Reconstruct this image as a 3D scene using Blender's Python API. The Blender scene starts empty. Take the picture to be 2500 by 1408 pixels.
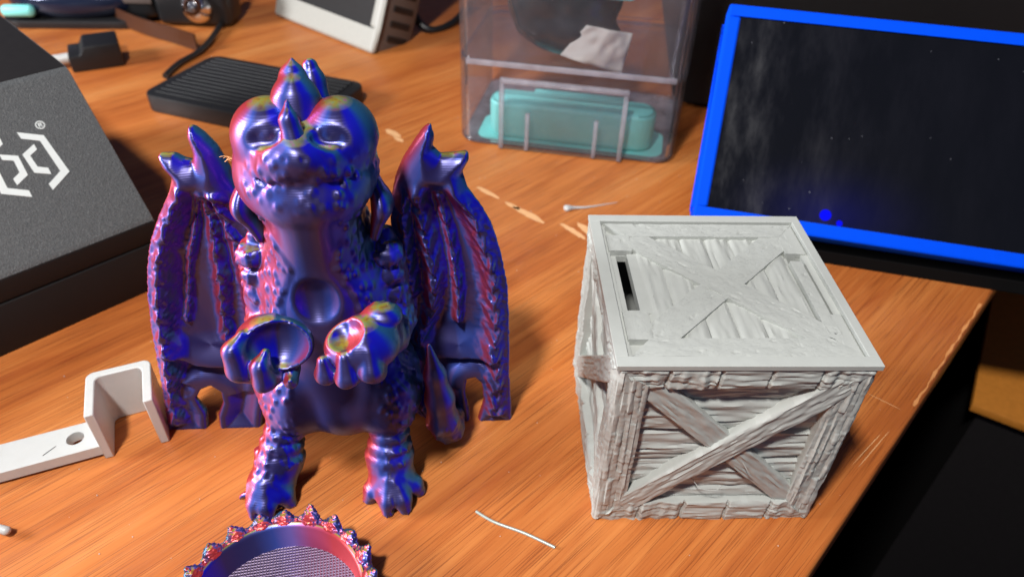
import bpy, bmesh, math, random
import numpy as np
from mathutils import Vector, Matrix
S = bpy.context.scene
COL = S.collection
R = math.radians
# ------------------------------------------------------------------ units: 1 unit = 1 cm
S.unit_settings.system = 'METRIC'; S.unit_settings.scale_length = 0.01
# ------------------------------------------------------------------ camera
cam = bpy.data.cameras.new("camera"); co = bpy.data.objects.new("camera", cam); COL.objects.link(co)
cam.sensor_width = 36; cam.lens = 36*1751/2500; cam.clip_start = 0.5; cam.clip_end = 2000
rt = Vector((0.99948, 0.02036, 0.02493)); upv = Vector((-0.03218, 0.63220, 0.77413)); fw = Vector((0, 0.774536, -0.632529))
co.matrix_world = Matrix(((rt.x, upv.x, -fw.x, 0), (rt.y, upv.y, -fw.y, 0), (rt.z, upv.z, -fw.z, 18.7614), (0, 0, 0, 1)))
cam.dof.use_dof = True; cam.dof.focus_distance = 18.6; cam.dof.aperture_fstop = 0.17
S.camera = co
S.cycles.transparent_max_bounces = 40; S.cycles.max_bounces = 10
# ------------------------------------------------------------------ dim room around the desk
W = bpy.data.worlds.new("World"); S.world = W; W.use_nodes = True
bg = W.node_tree.nodes["Background"]; bg.inputs[0].default_value = (0.50, 0.54, 1.0, 1); bg.inputs[1].default_value = 0.075
# ------------------------------------------------------------------ lamps: ceiling bulb above the viewer, and a window-like screen glow from the left
def area(name, loc, target, power, sx, sy, col, shape='RECTANGLE'):
    l = bpy.data.lights.new(name, 'AREA'); l.shape = shape; l.size = sx; l.size_y = sy; l.energy = power; l.color = col
    o = bpy.data.objects.new(name, l); COL.objects.link(o); o.location = loc
    o.rotation_euler = (Vector(target)-Vector(loc)).to_track_quat('-Z', 'Y').to_euler()
    return o
area("ceiling_lamp", (-15, -12, 64), (-3, 15, 0), 58000, 6.5, 6.5, (1.0, 0.975, 0.945), 'DISK')
area("left_lamp", (-92, 10, 42), (-4, 15, 6), 122000, 28, 26, (0.96, 0.97, 1.0))
S.view_settings.view_transform = 'Standard'; S.view_settings.look = 'None'; S.view_settings.exposure = 0; S.view_settings.gamma = 1

# ------------------------------------------------------------------ helpers: things
def empty(name, loc=(0, 0, 0), rz=0, label=None, cat=None, group=None):
    o = bpy.data.objects.new(name, None); COL.objects.link(o); o.location = loc; o.rotation_euler = (0, 0, rz); o.empty_display_size = 0.5
    if label: o['label'] = label
    if cat: o['category'] = cat
    if group: o['group'] = group
    return o
def tag(o, label=None, cat=None, group=None, kind=None):
    if label: o['label'] = label
    if cat: o['category'] = cat
    if group: o['group'] = group
    if kind: o['kind'] = kind
    return o
def link(name, me, m=None, parent=None, loc=None, rot=None):
    o = bpy.data.objects.new(name, me); COL.objects.link(o)
    if m and not me.materials: me.materials.append(m)
    if parent: o.parent = parent
    if loc: o.location = loc
    if rot: o.rotation_euler = rot
    return o
def mesh(name, v, f, smooth=False):
    me = bpy.data.meshes.new(name)
    if isinstance(v, np.ndarray): v = v.tolist()
    if isinstance(f, np.ndarray): f = f.tolist()
    me.from_pydata(v, [], f); me.update()
    if smooth: me.polygons.foreach_set('use_smooth', [True]*len(me.polygons))
    return me
class MB:
    def __init__(s): s.bm = bmesh.new()
    def box(s, lo, hi, bev=0.0, M=None, seg=2):
        lo, hi = Vector(lo), Vector(hi); c = (lo+hi)/2; d = hi-lo
        r = bmesh.ops.create_cube(s.bm, size=1, matrix=Matrix.Translation(c) @ Matrix.Diagonal((d.x, d.y, d.z, 1)))
        vs = r['verts']
        if bev > 0:
            es = list({e for v in vs for e in v.link_edges})
            g = bmesh.ops.bevel(s.bm, geom=es, offset=bev, segments=seg, affect='EDGES', profile=0.5)
            vs = list({v for f in g['faces'] for v in f.verts} | {v for v in vs if v.is_valid})
        if M: bmesh.ops.transform(s.bm, matrix=M, verts=vs)
        return vs
    def prism(s, pts, axis_fn, a, b, bev=0):
        """pts: 2-D polygon; axis_fn(p, t) -> 3-D; extruded from t=a to t=b"""
        va = [s.bm.verts.new(axis_fn(p, a)) for p in pts]; vb = [s.bm.verts.new(axis_fn(p, b)) for p in pts]
        n = len(pts); fs = [s.bm.faces.new(va), s.bm.faces.new(vb[::-1])]
        for i in range(n): fs.append(s.bm.faces.new((va[(i+1) % n], va[i], vb[i], vb[(i+1) % n])))
        bmesh.ops.recalc_face_normals(s.bm, faces=fs)
        if bev:
            es = list({e for f in fs for e in f.edges})
            bmesh.ops.bevel(s.bm, geom=es, offset=bev, segments=2, affect='EDGES', profile=0.5)
        return va+vb
    def tube(s, pts, rad, n=10, flat=1.0):
        pts = [Vector(p) for p in pts]; rings = []
        if not hasattr(rad, '__len__'): rad = [rad]*len(pts)
        up = Vector((0, 0, 1))
        for i, p in enumerate(pts):
            t = (pts[min(i+1, len(pts)-1)]-pts[max(i-1, 0)]).normalized()
            a = t.cross(up)
            if a.length < 1e-3: a = t.cross(Vector((1, 0, 0)))
            a.normalize(); b = a.cross(t)
            rings.append([s.bm.verts.new(p+a*math.cos(k*2*math.pi/n)*rad[i]+b*math.sin(k*2*math.pi/n)*rad[i]*flat) for k in range(n)])
        for r0, r1 in zip(rings, rings[1:]):
            for k in range(n): s.bm.faces.new((r0[k], r0[(k+1) % n], r1[(k+1) % n], r1[k]))
        s.bm.faces.new(rings[0][::-1]); s.bm.faces.new(rings[-1])
    def lathe(s, prof, c=(0, 0, 0), n=32, M=None):
        rings = []; vs = []
        for r, z in prof:
            rings.append([s.bm.verts.new((c[0]+r*math.cos(k*2*math.pi/n), c[1]+r*math.sin(k*2*math.pi/n), c[2]+z)) for k in range(n)]); vs += rings[-1]
        for r0, r1 in zip(rings, rings[1:]):
            for k in range(n): s.bm.faces.new((r0[k], r0[(k+1) % n], r1[(k+1) % n], r1[k]))
        if prof[0][0] > 1e-6: s.bm.faces.new(rings[0][::-1])
        if prof[-1][0] > 1e-6: s.bm.faces.new(rings[-1])
        bmesh.ops.remove_doubles(s.bm, verts=vs, dist=1e-5)
        vs = [v for v in vs if v.is_valid]
        if M: bmesh.ops.transform(s.bm, matrix=M, verts=vs)
    def build(s, name, m, parent=None, smooth=None, loc=None, rot=None):
        bmesh.ops.recalc_face_normals(s.bm, faces=s.bm.faces[:])
        me = bpy.data.meshes.new(name); s.bm.to_mesh(me); s.bm.free()
        if smooth is not None:
            me.polygons.foreach_set('use_smooth', [True]*len(me.polygons))
            if smooth < 180: me.set_sharp_from_angle(angle=R(smooth))
        return link(name, me, m, parent, loc, rot)
def catmull(P, n=8):
    P = [np.array(p, float) for p in P]; out = []
    for i in range(len(P)-1):
        p0 = P[max(i-1, 0)]; p1 = P[i]; p2 = P[i+1]; p3 = P[min(i+2, len(P)-1)]
        for k in range(n):
            t = k/n; out.append(0.5*((2*p1)+(-p0+p2)*t+(2*p0-5*p1+4*p2-p3)*t*t+(-p0+3*p1-3*p2+p3)*t**3))
    out.append(P[-1]); return [tuple(p) for p in out]
# ------------------------------------------------------------------ helpers: noise
_tab = np.random.RandomState(7).rand(256, 256)
def vn(x, y, seed=0):
    x = np.asarray(x, float)+seed*17.31; y = np.asarray(y, float)+seed*5.77
    xi = np.floor(x).astype(int); yi = np.floor(y).astype(int); fx = x-xi; fy = y-yi
    fx = fx*fx*(3-2*fx); fy = fy*fy*(3-2*fy); g = lambda a, b: _tab[a % 256, b % 256]
    return (g(xi, yi)*(1-fx)+g(xi+1, yi)*fx)*(1-fy)+(g(xi, yi+1)*(1-fx)+g(xi+1, yi+1)*fx)*fy
def cell3(x, y, z, seed=0):
    """distance to the nearest jittered lattice point (unit cells)"""
    rs = np.random.RandomState(seed); T = rs.rand(32, 32, 32, 3).astype(np.float32)
    P = np.stack([x, y, z], -1).astype(np.float32); I = np.floor(P).astype(int); best = np.full(len(P), 9., np.float32)
    for a in (-1, 0, 1):
        for b in (-1, 0, 1):
            for c in (-1, 0, 1):
                J = I+np.array([a, b, c]); q = J+T[J[:, 0] % 32, J[:, 1] % 32, J[:, 2] % 32]
                best = np.minimum(best, ((P-q)**2).sum(-1))
    return np.sqrt(best)
sstep = lambda a, b, x: (lambda t: t*t*(3-2*t))(np.clip((x-a)/(b-a), 0, 1))
# ------------------------------------------------------------------ helpers: signed distance modelling
class SDF:
    def __init__(s, lo, hi, h):
        s.h = h; s.lo = np.array(lo, np.float32); n = np.ceil((np.array(hi)-lo)/h).astype(int)+1; s.n = n
        s.ax = [(lo[i]+h*np.arange(n[i])).astype(np.float32) for i in range(3)]
        s.F = np.full(n, 1.0, np.float32)
    def sub(s, lo, hi, pad):
        sl = []
        for i in range(3):
            a = int(max(0, math.floor((lo[i]-pad-s.lo[i])/s.h))); b = int(min(s.n[i], math.ceil((hi[i]+pad-s.lo[i])/s.h)+1)); sl.append(slice(a, max(b, a)))
        sl = tuple(sl); return sl, s.ax[0][sl[0]][:, None, None], s.ax[1][sl[1]][None, :, None], s.ax[2][sl[2]][None, None, :]
    def comb(s, sl, d, k, op):
        f = s.F[sl]
        if op == 'u':
            h = np.clip(0.5+0.5*(f-d)/k, 0, 1); s.F[sl] = f*(1-h)+d*h-k*h*(1-h)
        elif op == 's':
            d = -d; h = np.clip(0.5-0.5*(f-d)/k, 0, 1); s.F[sl] = f*(1-h)+d*h+k*h*(1-h)
    def ell(s, c, r, k=0.15, op='u', rz=0, rx=0, p=2):
        m = max(r); sl, X, Y, Z = s.sub([c[i]-m for i in range(3)], [c[i]+m for i in range(3)], 0.5)
        X = X-c[0]; Y = Y-c[1]; Z = Z-c[2]
        if rz: cs, sn = math.cos(-rz), math.sin(-rz); X, Y = X*cs-Y*sn, X*sn+Y*cs
        if rx: cs, sn = math.cos(-rx), math.sin(-rx); Y, Z = Y*cs-Z*sn, Y*sn+Z*cs
        if p == 2:
            q = np.sqrt((X/r[0])**2+(Y/r[1])**2+(Z/r[2])**2)+1e-6; g = np.sqrt((X/r[0]**2)**2+(Y/r[1]**2)**2+(Z/r[2]**2)**2)+1e-6
            d = q*(q-1)/g
        else:
            q = (np.abs(X/r[0])**p+np.abs(Y/r[1])**p+np.abs(Z/r[2])**p)**(1/p); d = (q-1)*min(r)
        s.comb(sl, np.minimum(d, 1.5), k, op)
    def cone(s, a, b, ra, rb, k=0.15, op='u', ring=None, fl=None):
        a = np.array(a, float); b = np.array(b, float); m = max(ra, rb)
        sl, X, Y, Z = s.sub(np.minimum(a, b)-m, np.maximum(a, b)+m, 0.5)
        ba = b-a; L2 = ba@ba
        px, py, pz = X-a[0], Y-a[1], Z-a[2]
        t = np.clip((px*ba[0]+py*ba[1]+pz*ba[2])/L2, 0, 1)
        dx, dy, dz = px-t*ba[0], py-t*ba[1], pz-t*ba[2]
        if fl is not None: dx, dy, dz = dx*fl[0], dy*fl[1], dz*fl[2]
        r = ra+(rb-ra)*t
        if ring: r = r+ring[1]*np.abs(np.sin(t*math.pi*ring[0]))
        s.comb(sl, np.sqrt(dx*dx+dy*dy+dz*dz)-r, k, op)
    def path(s, pts, rads, k=0.1, op='u', **kw):
        for i in range(len(pts)-1): s.cone(pts[i], pts[i+1], rads[i], rads[i+1], k, op, **kw)
    def bump(s, fn, band=0.3):
        idx = np.nonzero(np.abs(s.F) < band); P = [s.ax[i][idx[i]] for i in range(3)]
        s.F[idx] -= fn(*P)
    def mesh(s, name):
        F = s.F; n = s.n; ins = F < 0
        cnt = np.zeros([k-1 for k in n], np.int8)
        for a in (0, 1):
            for b in (0, 1):
                for c in (0, 1): cnt += ins[a:n[0]-1+a, b:n[1]-1+b, c:n[2]-1+c]
        ci = np.nonzero((cnt > 0) & (cnt < 8)); N = len(ci[0])
        vid = np.full(cnt.shape, -1, np.int32); vid[ci] = np.arange(N)
        acc = np.zeros((N, 3)); w = np.zeros(N)
        cr = [(a, b, c) for a in (0, 1) for b in (0, 1) for c in (0, 1)]
        for p in cr:
            for ax in range(3):
                if p[ax] == 0:
                    q = list(p); q[ax] = 1
                    f0 = F[ci[0]+p[0], ci[1]+p[1], ci[2]+p[2]]; f1 = F[ci[0]+q[0], ci[1]+q[1], ci[2]+q[2]]
                    x = (f0 < 0) != (f1 < 0); t = np.where(x, f0/(f0-f1+1e-12), 0)
                    pt = np.tile(np.array(p, float), (N, 1)); pt[:, ax] += t
                    acc += pt*x[:, None]; w += x
        V = (np.stack(ci, -1)+acc/w[:, None])*s.h+s.lo
        faces = []
        for ax in range(3):
            u, v = (ax+1) % 3, (ax+2) % 3
            sl0 = [slice(None)]*3; sl1 = [slice(None)]*3; sl0[ax] = slice(0, -1); sl1[ax] = slice(1, None)
            A = ins[tuple(sl0)]; B = ins[tuple(sl1)]; e = np.nonzero(A != B)
            ok = (e[u] > 0) & (e[v] > 0) & (e[u] < n[u]-1) & (e[v] < n[v]-1); e = [k[ok] for k in e]
            fl = A[tuple(e)]
            def g(du, dv):
                k = [q.copy() for q in e]; k[u] = k[u]+du; k[v] = k[v]+dv; return vid[tuple(k)]
            q = np.stack([g(-1, -1), g(0, -1), g(0, 0), g(-1, 0)], -1); q[~fl] = q[~fl][:, ::-1]; faces.append(q)
        Q = np.concatenate(faces)
        me = bpy.data.meshes.new(name)
        me.vertices.add(N); me.vertices.foreach_set('co', V.astype(np.float32).ravel())
        me.loops.add(Q.size); me.loops.foreach_set('vertex_index', Q.ravel().astype(np.int32))
        me.polygons.add(len(Q)); me.polygons.foreach_set('loop_start', np.arange(0, Q.size, 4, dtype=np.int32))
        me.polygons.foreach_set('use_smooth', np.ones(len(Q), bool))
        me.update(calc_edges=True); me.validate(); return me

# ------------------------------------------------------------------ materials
def srgb(r, g, b): return tuple(((c/255)/12.92 if c <= 10 else ((c/255+0.055)/1.055)**2.4) for c in (r, g, b))+(1,)
class NT:
    def __init__(s, name):
        s.m = bpy.data.materials.new(name); s.m.use_nodes = True; s.t = s.m.node_tree; s.b = s.t.nodes['Principled BSDF']
    def n(s, typ, **kw):
        nd = s.t.nodes.new(typ)
        for k, v in kw.items():
            if k in nd.inputs: nd.inputs[k].default_value = v
            else: setattr(nd, k, v)
        return nd
    def l(s, a, b): s.t.links.new(a, b)
    def set(s, **kw):
        for k, v in kw.items(): s.b.inputs[k.replace('_', ' ')].default_value = v
        return s
    def ramp(s, fac, stops, interp='LINEAR'):
        r = s.n('ShaderNodeValToRGB'); r.color_ramp.interpolation = interp; e = r.color_ramp.elements
        e[0].position, e[0].color = stops[0]; e[1].position, e[1].color = stops[-1]
        for p, c in stops[1:-1]: x = e.new(p); x.color = c
        s.l(fac, r.inputs[0]); return r.outputs[0]
    def math(s, op, a, b=None, c=None):
        m = s.n('ShaderNodeMath', operation=op)
        for i, x in enumerate((a, b, c)):
            if x is None: continue
            if isinstance(x, (int, float)): m.inputs[i].default_value = x
            else: s.l(x, m.inputs[i])
        return m.outputs[0]
    def mix(s, fac, a, b):
        m = s.n('ShaderNodeMix', data_type='RGBA')
        for i, x in ((0, fac), (6, a), (7, b)):
            if isinstance(x, (int, float, tuple)): m.inputs[i].default_value = x
            else: s.l(x, m.inputs[i])
        return m.outputs[2]
    def noise(s, vec, scale, detail=4, rough=0.5):
        n = s.n('ShaderNodeTexNoise'); n.inputs['Scale'].default_value = scale; n.inputs['Detail'].default_value = detail; n.inputs['Roughness'].default_value = rough
        if vec: s.l(vec, n.inputs['Vector'])
        return n.outputs[0]
    def coord(s, scale=(1, 1, 1), rot=(0, 0, 0), which='Object'):
        t = s.n('ShaderNodeTexCoord'); mp = s.n('ShaderNodeMapping'); mp.inputs['Scale'].default_value = scale; mp.inputs['Rotation'].default_value = rot
        s.l(t.outputs[which], mp.inputs['Vector']); return mp.outputs[0]
    def bump(s, h, strength, dist=0.02, nrm=None):
        b = s.n('ShaderNodeBump'); b.inputs['Strength'].default_value = strength; b.inputs['Distance'].default_value = dist; s.l(h, b.inputs['Height'])
        if nrm is not None: s.l(nrm, b.inputs['Normal'])
        return b.outputs[0]
def plain(name, col, rough=0.5, metal=0.0, spec=0.5, bump=0.0, bscale=20, coat=0.0, var=0.0):
    q = NT(name); q.set(Base_Color=col, Roughness=rough, Metallic=metal); q.b.inputs['Specular IOR Level'].default_value = spec; q.b.inputs['Coat Weight'].default_value = coat
    c = q.coord()
    if bump: q.l(q.bump(q.noise(c, bscale, 3), bump, 0.02), q.b.inputs['Normal'])
    nz = q.noise(c, 3.0, 4)
    v = max(var, 0.06)
    q.l(q.mix(nz, tuple(x*(1-v) for x in col[:3])+(1,), tuple(min(1, x*(1+v)) for x in col[:3])+(1,)), q.b.inputs['Base Color'])
    q.l(q.math('MULTIPLY_ADD', nz, 0.12, max(0.02, rough-0.06)), q.b.inputs['Roughness'])
    return q.m
def silk():
    """three-colour silk filament: the strand keeps red to one side, blue to the other, gold on top, so most colour goes with the side of the print a face is on; the lavender is a painted-in highlight"""
    q = NT('tricolour_silk_filament')
    tc = q.n('ShaderNodeTexCoord'); sp = q.n('ShaderNodeSeparateXYZ'); q.l(tc.outputs['Normal'], sp.inputs[0])
    po = q.n('ShaderNodeSeparateXYZ'); q.l(tc.outputs['Object'], po.inputs[0])
    az = q.math('ARCTAN2', sp.outputs[0], q.math('MULTIPLY', sp.outputs[1], -1))       # 0 = front, + = right
    f = q.math('MULTIPLY_ADD', az, 1/(2*math.pi), 0.5)
    side = q.ramp(f, [(0.0, srgb(36, 72, 104)), (0.10, srgb(120, 44, 86)), (0.17, srgb(200, 64, 66)), (0.315, srgb(204, 66, 74)), (0.37, srgb(190, 82, 132)), (0.41, srgb(132, 112, 200)),  # lavender and light blue stops paint in the left lamp's highlight
                      (0.445, srgb(62, 86, 180)), (0.485, srgb(54, 54, 116)), (0.55, srgb(50, 44, 100)), (0.59, srgb(22, 18, 200)), (0.63, srgb(24, 36, 214)), (0.68, srgb(40, 98, 160)), (0.78, srgb(46, 104, 134)), (1.0, srgb(36, 72, 104))])
    nz2 = q.noise(tc.outputs['Object'], 5.0, 2)
    topc = q.ramp(nz2, [(0.3, srgb(150, 110, 60)), (0.45, srgb(176, 158, 52)), (0.58, srgb(150, 170, 90)), (0.72, srgb(190, 120, 140))])
    up = q.n('ShaderNodeMapRange'); up.inputs[1].default_value = 0.90; up.inputs[2].default_value = 1.0; q.l(sp.outputs[2], up.inputs[0])
    q.l(q.mix(up.outputs[0], side, topc), q.b.inputs['Base Color'])
    q.set(Metallic=0.55, Roughness=0.37, Anisotropic=0.65); q.b.inputs['Anisotropic Rotation'].default_value = 0.25; q.b.inputs['Specular IOR Level'].default_value = 0.8
    q.b.inputs['Coat Weight'].default_value = 0.14; q.b.inputs['Coat Roughness'].default_value = 0.24
    tg = q.n('ShaderNodeTangent', direction_type='RADIAL', axis='Z'); q.l(tg.outputs[0], q.b.inputs['Tangent'])
    lay = q.math('SINE', q.math('MULTIPLY', po.outputs[2], 2*math.pi/0.05))
    h = q.math('ADD', q.math('MULTIPLY', lay, 0.3), q.math('MULTIPLY', q.noise(tc.outputs['Object'], 14, 2), 0.25))
    q.l(q.bump(h, 0.16, 0.012), q.b.inputs['Normal'])
    return q.m
def desk_wood():
    q = NT('varnished_desk_wood'); a = R(-46)
    base = q.coord(which='Object', rot=(0, 0, a))
    def st(sx, sy):
        m = q.n('ShaderNodeMapping'); m.inputs['Scale'].default_value = (sx, sy, 1); q.l(base, m.inputs['Vector']); return m.outputs[0]
    big = q.noise(st(0.05, 0.35), 1.0, 4, 0.55)
    med = q.noise(st(0.10, 3.4), 1.0, 6, 0.6)
    fine = q.noise(st(0.8, 16), 1.0, 4, 0.7)
    col = q.ramp(q.math('ADD', q.math('MULTIPLY', big, 0.66), q.math('MULTIPLY', med, 0.34)),
                 [(0.30, srgb(150, 76, 33)), (0.44, srgb(186, 104, 47)), (0.55, srgb(206, 126, 63)), (0.70, srgb(220, 150, 86))])
    col = q.mix(q.math('MULTIPLY', fine, 0.2), col, srgb(150, 72, 30))
    por = q.noise(st(0.30, 32), 1.0, 3, 0.5)
    por2 = q.noise(st(0.16, 19), 1.0, 4, 0.6)
    patch = q.noise(st(0.12, 0.5), 1.0, 2)
    thr = q.math('MULTIPLY_ADD', patch, 0.22, 0.285)
    pm = q.n('ShaderNodeMapRange'); q.l(q.math('SUBTRACT', por, thr), pm.inputs[0]); pm.inputs[1].default_value = 0.05; pm.inputs[2].default_value = 0.0; pm.inputs[3].default_value = 0; pm.inputs[4].default_value = 1
    pm2 = q.n('ShaderNodeMapRange'); q.l(por2, pm2.inputs[0]); pm2.inputs[1].default_value = 0.38; pm2.inputs[2].default_value = 0.28; pm2.inputs[3].default_value = 0; pm2.inputs[4].default_value = 0.6
    pk = q.math('MAXIMUM', pm.outputs[0], pm2.outputs[0])
    col = q.mix(q.math('MULTIPLY', pk, 0.52), col, srgb(98, 40, 16))
    rd = q.n('ShaderNodeMapRange'); q.l(q.noise(st(0.10, 0.8), 1.0, 5, 0.65), rd.inputs[0]); rd.inputs[1].default_value = 0.6; rd.inputs[2].default_value = 0.75
    col = q.mix(q.math('MULTIPLY', rd.outputs[0], 0.45), col, srgb(150, 50, 22))
    q.l(col, q.b.inputs['Base Color'])
    q.l(q.math('MULTIPLY_ADD', q.noise(base, 0.5, 4), 0.2, 0.30), q.b.inputs['Roughness'])
    q.b.inputs['Specular IOR Level'].default_value = 0.45
    q.l(q.bump(q.math('MULTIPLY_ADD', pk, -1.0, q.math('MULTIPLY', fine, 0.3)), 0.2, 0.02), q.b.inputs['Normal'])
    return q.m
M = {}
M['silk'] = silk(); M['wood'] = desk_wood()
M['grey'] = plain('matte_grey_print', srgb(178, 181, 176), 0.5, bump=0.12, bscale=9, var=0.03)
M['white'] = plain('white_moulded_plastic', srgb(196, 197, 194), 0.4, var=0.02)
M['white'].node_tree.nodes['Principled BSDF'].inputs['Subsurface Weight'].default_value = 0.15
M['white'].node_tree.nodes['Principled BSDF'].inputs['Subsurface Radius'].default_value = (0.3, 0.25, 0.2)
M['black'] = plain('black_plastic', (0.012, 0.012, 0.013, 1), 0.42, bump=0.1, bscale=12)
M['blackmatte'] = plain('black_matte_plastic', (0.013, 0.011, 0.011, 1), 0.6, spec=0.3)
M['void'] = plain('dark_carpet', (0.004, 0.0035, 0.0035, 1), 0.95, spec=0.1, bump=0.3, bscale=4)
M['pale'] = plain('bare_chipped_wood', srgb(232, 178, 124), 0.8, var=0.15)
M['blue'] = plain('blue_print', (0.0006, 0.07, 0.78, 1), 0.6, spec=0.03, bump=0.08, bscale=18)
M['teal'] = plain('teal_plastic', srgb(140, 238, 232), 0.45)
M['chrome'] = plain('polished_steel', (0.75, 0.75, 0.78, 1), 0.16, 1.0)
M['brown'] = plain('brown_band', srgb(72, 38, 18), 0.45)
M['offwhite'] = plain('off_white_casing', srgb(172, 172, 164), 0.45)
M['paper'] = plain('white_label', srgb(200, 196, 190), 0.6)
M['print'] = plain('white_print', srgb(226, 232, 230), 0.5, var=0.02)
M['yellow'] = plain('yellow_print', srgb(238, 205, 70), 0.5)
M['cabinet'] = plain('oak_veneer', srgb(196, 124, 44), 0.5, var=0.2, bump=0.05)
def contour():
    q = NT('grey_print_with_layer_steps'); c = q.coord(); g = srgb(178, 181, 176)
    nz = q.noise(q.coord(scale=(1.0, 1.9, 1.0)), 1.7, 3, 0.55)
    st_ = q.math('DIVIDE', q.math('FLOOR', q.math('MULTIPLY', nz, 11.0)), 11.0)
    q.set(Base_Color=g, Roughness=0.48); q.l(q.bump(q.math('ADD', st_, q.math('MULTIPLY', q.noise(c, 9, 2), 0.04)), 0.8, 0.16), q.b.inputs['Normal']); return q.m
M['contour'] = contour()
def speckle():
    q = NT('grainy_black_plastic'); c = q.coord()
    nz = q.noise(c, 13, 3, 0.7); n2 = q.noise(c, 30, 2)
    q.l(q.ramp(nz, [(0.36, (0.085, 0.09, 0.093, 1)), (0.6, (0.115, 0.121, 0.124, 1)), (0.76, (0.20, 0.21, 0.21, 1))]), q.b.inputs['Base Color'])
    q.set(Roughness=0.5); q.b.inputs['Specular IOR Level'].default_value = 0.6
    q.l(q.bump(q.math('ADD', nz, n2), 0.7, 0.05), q.b.inputs['Normal']); return q.m
M['speckle'] = speckle()
def screen():
    q = NT('dusty_dark_screen'); c = q.coord(); sm = q.noise(q.coord(scale=(0.5, 0.16, 1), rot=(0, 0, 0.5)), 1.0, 5, 0.7); d = q.n('ShaderNodeTexVoronoi'); d.inputs['Scale'].default_value = 1.7; q.l(c, d.inputs['Vector'])
    sx = q.n('ShaderNodeSeparateXYZ'); q.l(c, sx.inputs[0])
    sz = q.noise(c, 0.9, 2)
    dust = q.math('LESS_THAN', d.outputs['Distance'], q.math('MULTIPLY_ADD', sz, 0.12, -0.025))
    rm = q.n('ShaderNodeMapRange'); q.l(sm, rm.inputs[0]); rm.inputs[1].default_value = 0.42; rm.inputs[2].default_value = 0.85
    side = q.n('ShaderNodeMapRange'); q.l(sx.outputs[0], side.inputs[0]); side.inputs[1].default_value = 9.0; side.inputs[2].default_value = 2.0; side.inputs[3].default_value = 0.25
    sm2 = q.math('MULTIPLY', rm.outputs[0], side.outputs[0])
    col = q.mix(sm2, (0.0045, 0.005, 0.007, 1), (0.013, 0.013, 0.019, 1))
    col = q.mix(q.math('MULTIPLY', dust, 0.3), col, (0.35, 0.36, 0.4, 1))
    q.l(col, q.b.inputs['Base Color']); q.l(q.math('MULTIPLY_ADD', sm2, 0.3, 0.10), q.b.inputs['Roughness'])
    ds = q.n('ShaderNodeVectorMath', operation='DISTANCE'); q.l(q.coord(scale=(0.55, 1.0, 0.0)), ds.inputs[0]); ds.inputs[1].default_value = (5.5*0.55, 1.0, 0)   # the power light's glow on the glass, painted in as emission
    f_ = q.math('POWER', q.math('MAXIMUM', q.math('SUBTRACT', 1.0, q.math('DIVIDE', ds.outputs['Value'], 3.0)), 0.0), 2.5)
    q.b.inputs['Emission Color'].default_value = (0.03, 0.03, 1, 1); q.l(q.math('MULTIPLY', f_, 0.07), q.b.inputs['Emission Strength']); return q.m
M['screen'] = screen()
def clear(name, tint, milk, gloss):
    '''thin clear acrylic: light passes straight through, with a pale haze and a glossy skin'''
    q = NT(name); t = q.t; out = t.nodes['Material Output']; t.nodes.remove(q.b)
    tr = q.n('ShaderNodeBsdfTransparent'); tr.inputs[0].default_value = tint; gl = q.n('ShaderNodeBsdfGlossy'); gl.inputs['Roughness'].default_value = 0.07
    df = q.n('ShaderNodeBsdfDiffuse'); df.inputs[0].default_value = (0.78, 0.76, 0.84, 1); tl = q.n('ShaderNodeBsdfTranslucent'); tl.inputs[0].default_value = (0.78, 0.76, 0.84, 1)
    c = q.coord(); nz = q.noise(c, 0.8, 4, 0.6); b = q.bump(q.noise(c, 1.2, 2), 0.2, 0.06); q.l(b, gl.inputs['Normal'])
    m0 = q.n('ShaderNodeMixShader'); m0.inputs[0].default_value = 0.5; q.l(df.outputs[0], m0.inputs[1]); q.l(tl.outputs[0], m0.inputs[2])
    m1 = q.n('ShaderNodeMixShader'); q.l(q.math('MULTIPLY', nz, milk*2), m1.inputs[0]); q.l(tr.outputs[0], m1.inputs[1]); q.l(m0.outputs[0], m1.inputs[2])
    fr = q.n('ShaderNodeFresnel'); fr.inputs[0].default_value = 1.3; m2 = q.n('ShaderNodeMixShader'); q.l(q.math('MULTIPLY', fr.outputs[0], gloss), m2.inputs[0]); q.l(m1.outputs[0], m2.inputs[1]); q.l(gl.outputs[0], m2.inputs[2])
    q.l(m2.outputs[0], out.inputs['Surface']); return q.m
M['clear'] = clear('clear_acrylic', (0.995, 0.99, 1.0, 1), 0.04, 0.6)
M['acrylic_edge'] = clear('acrylic_edge_with_glint', (0.97, 0.96, 0.98, 1), 0.42, 1.2)  # pale diffuse haze paints in the bright glints along the edges
def emis(name, col, st):
    q = NT(name); q.set(Base_Color=(0, 0, 0, 1), Roughness=0.8); q.b.inputs['Specular IOR Level'].default_value = 0.0; q.b.inputs['Emission Color'].default_value = col; q.b.inputs['Emission Strength'].default_value = st; return q.m
M['led'] = emis('blue_led', (0.004, 0.006, 1, 1), 1.0)

# ------------------------------------------------------------------ the desk and what is below it
edge0 = np.array([8.86, 10.98]); ed = np.array([10.51, 11.75]); ed = ed/np.linalg.norm(ed); en = np.array([-ed[1], ed[0]])     # along the edge, and inwards
desk = empty('desk', (edge0[0], edge0[1], 0), math.atan2(ed[1], ed[0]), 'varnished orange brown wooden desk everything stands on', 'desk')
b = MB(); b.box((-70, 0, -2.6), (95, 130, 0), 0.14, seg=3); top = b.build('desk_top', M['wood'], desk, smooth=40)
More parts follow.
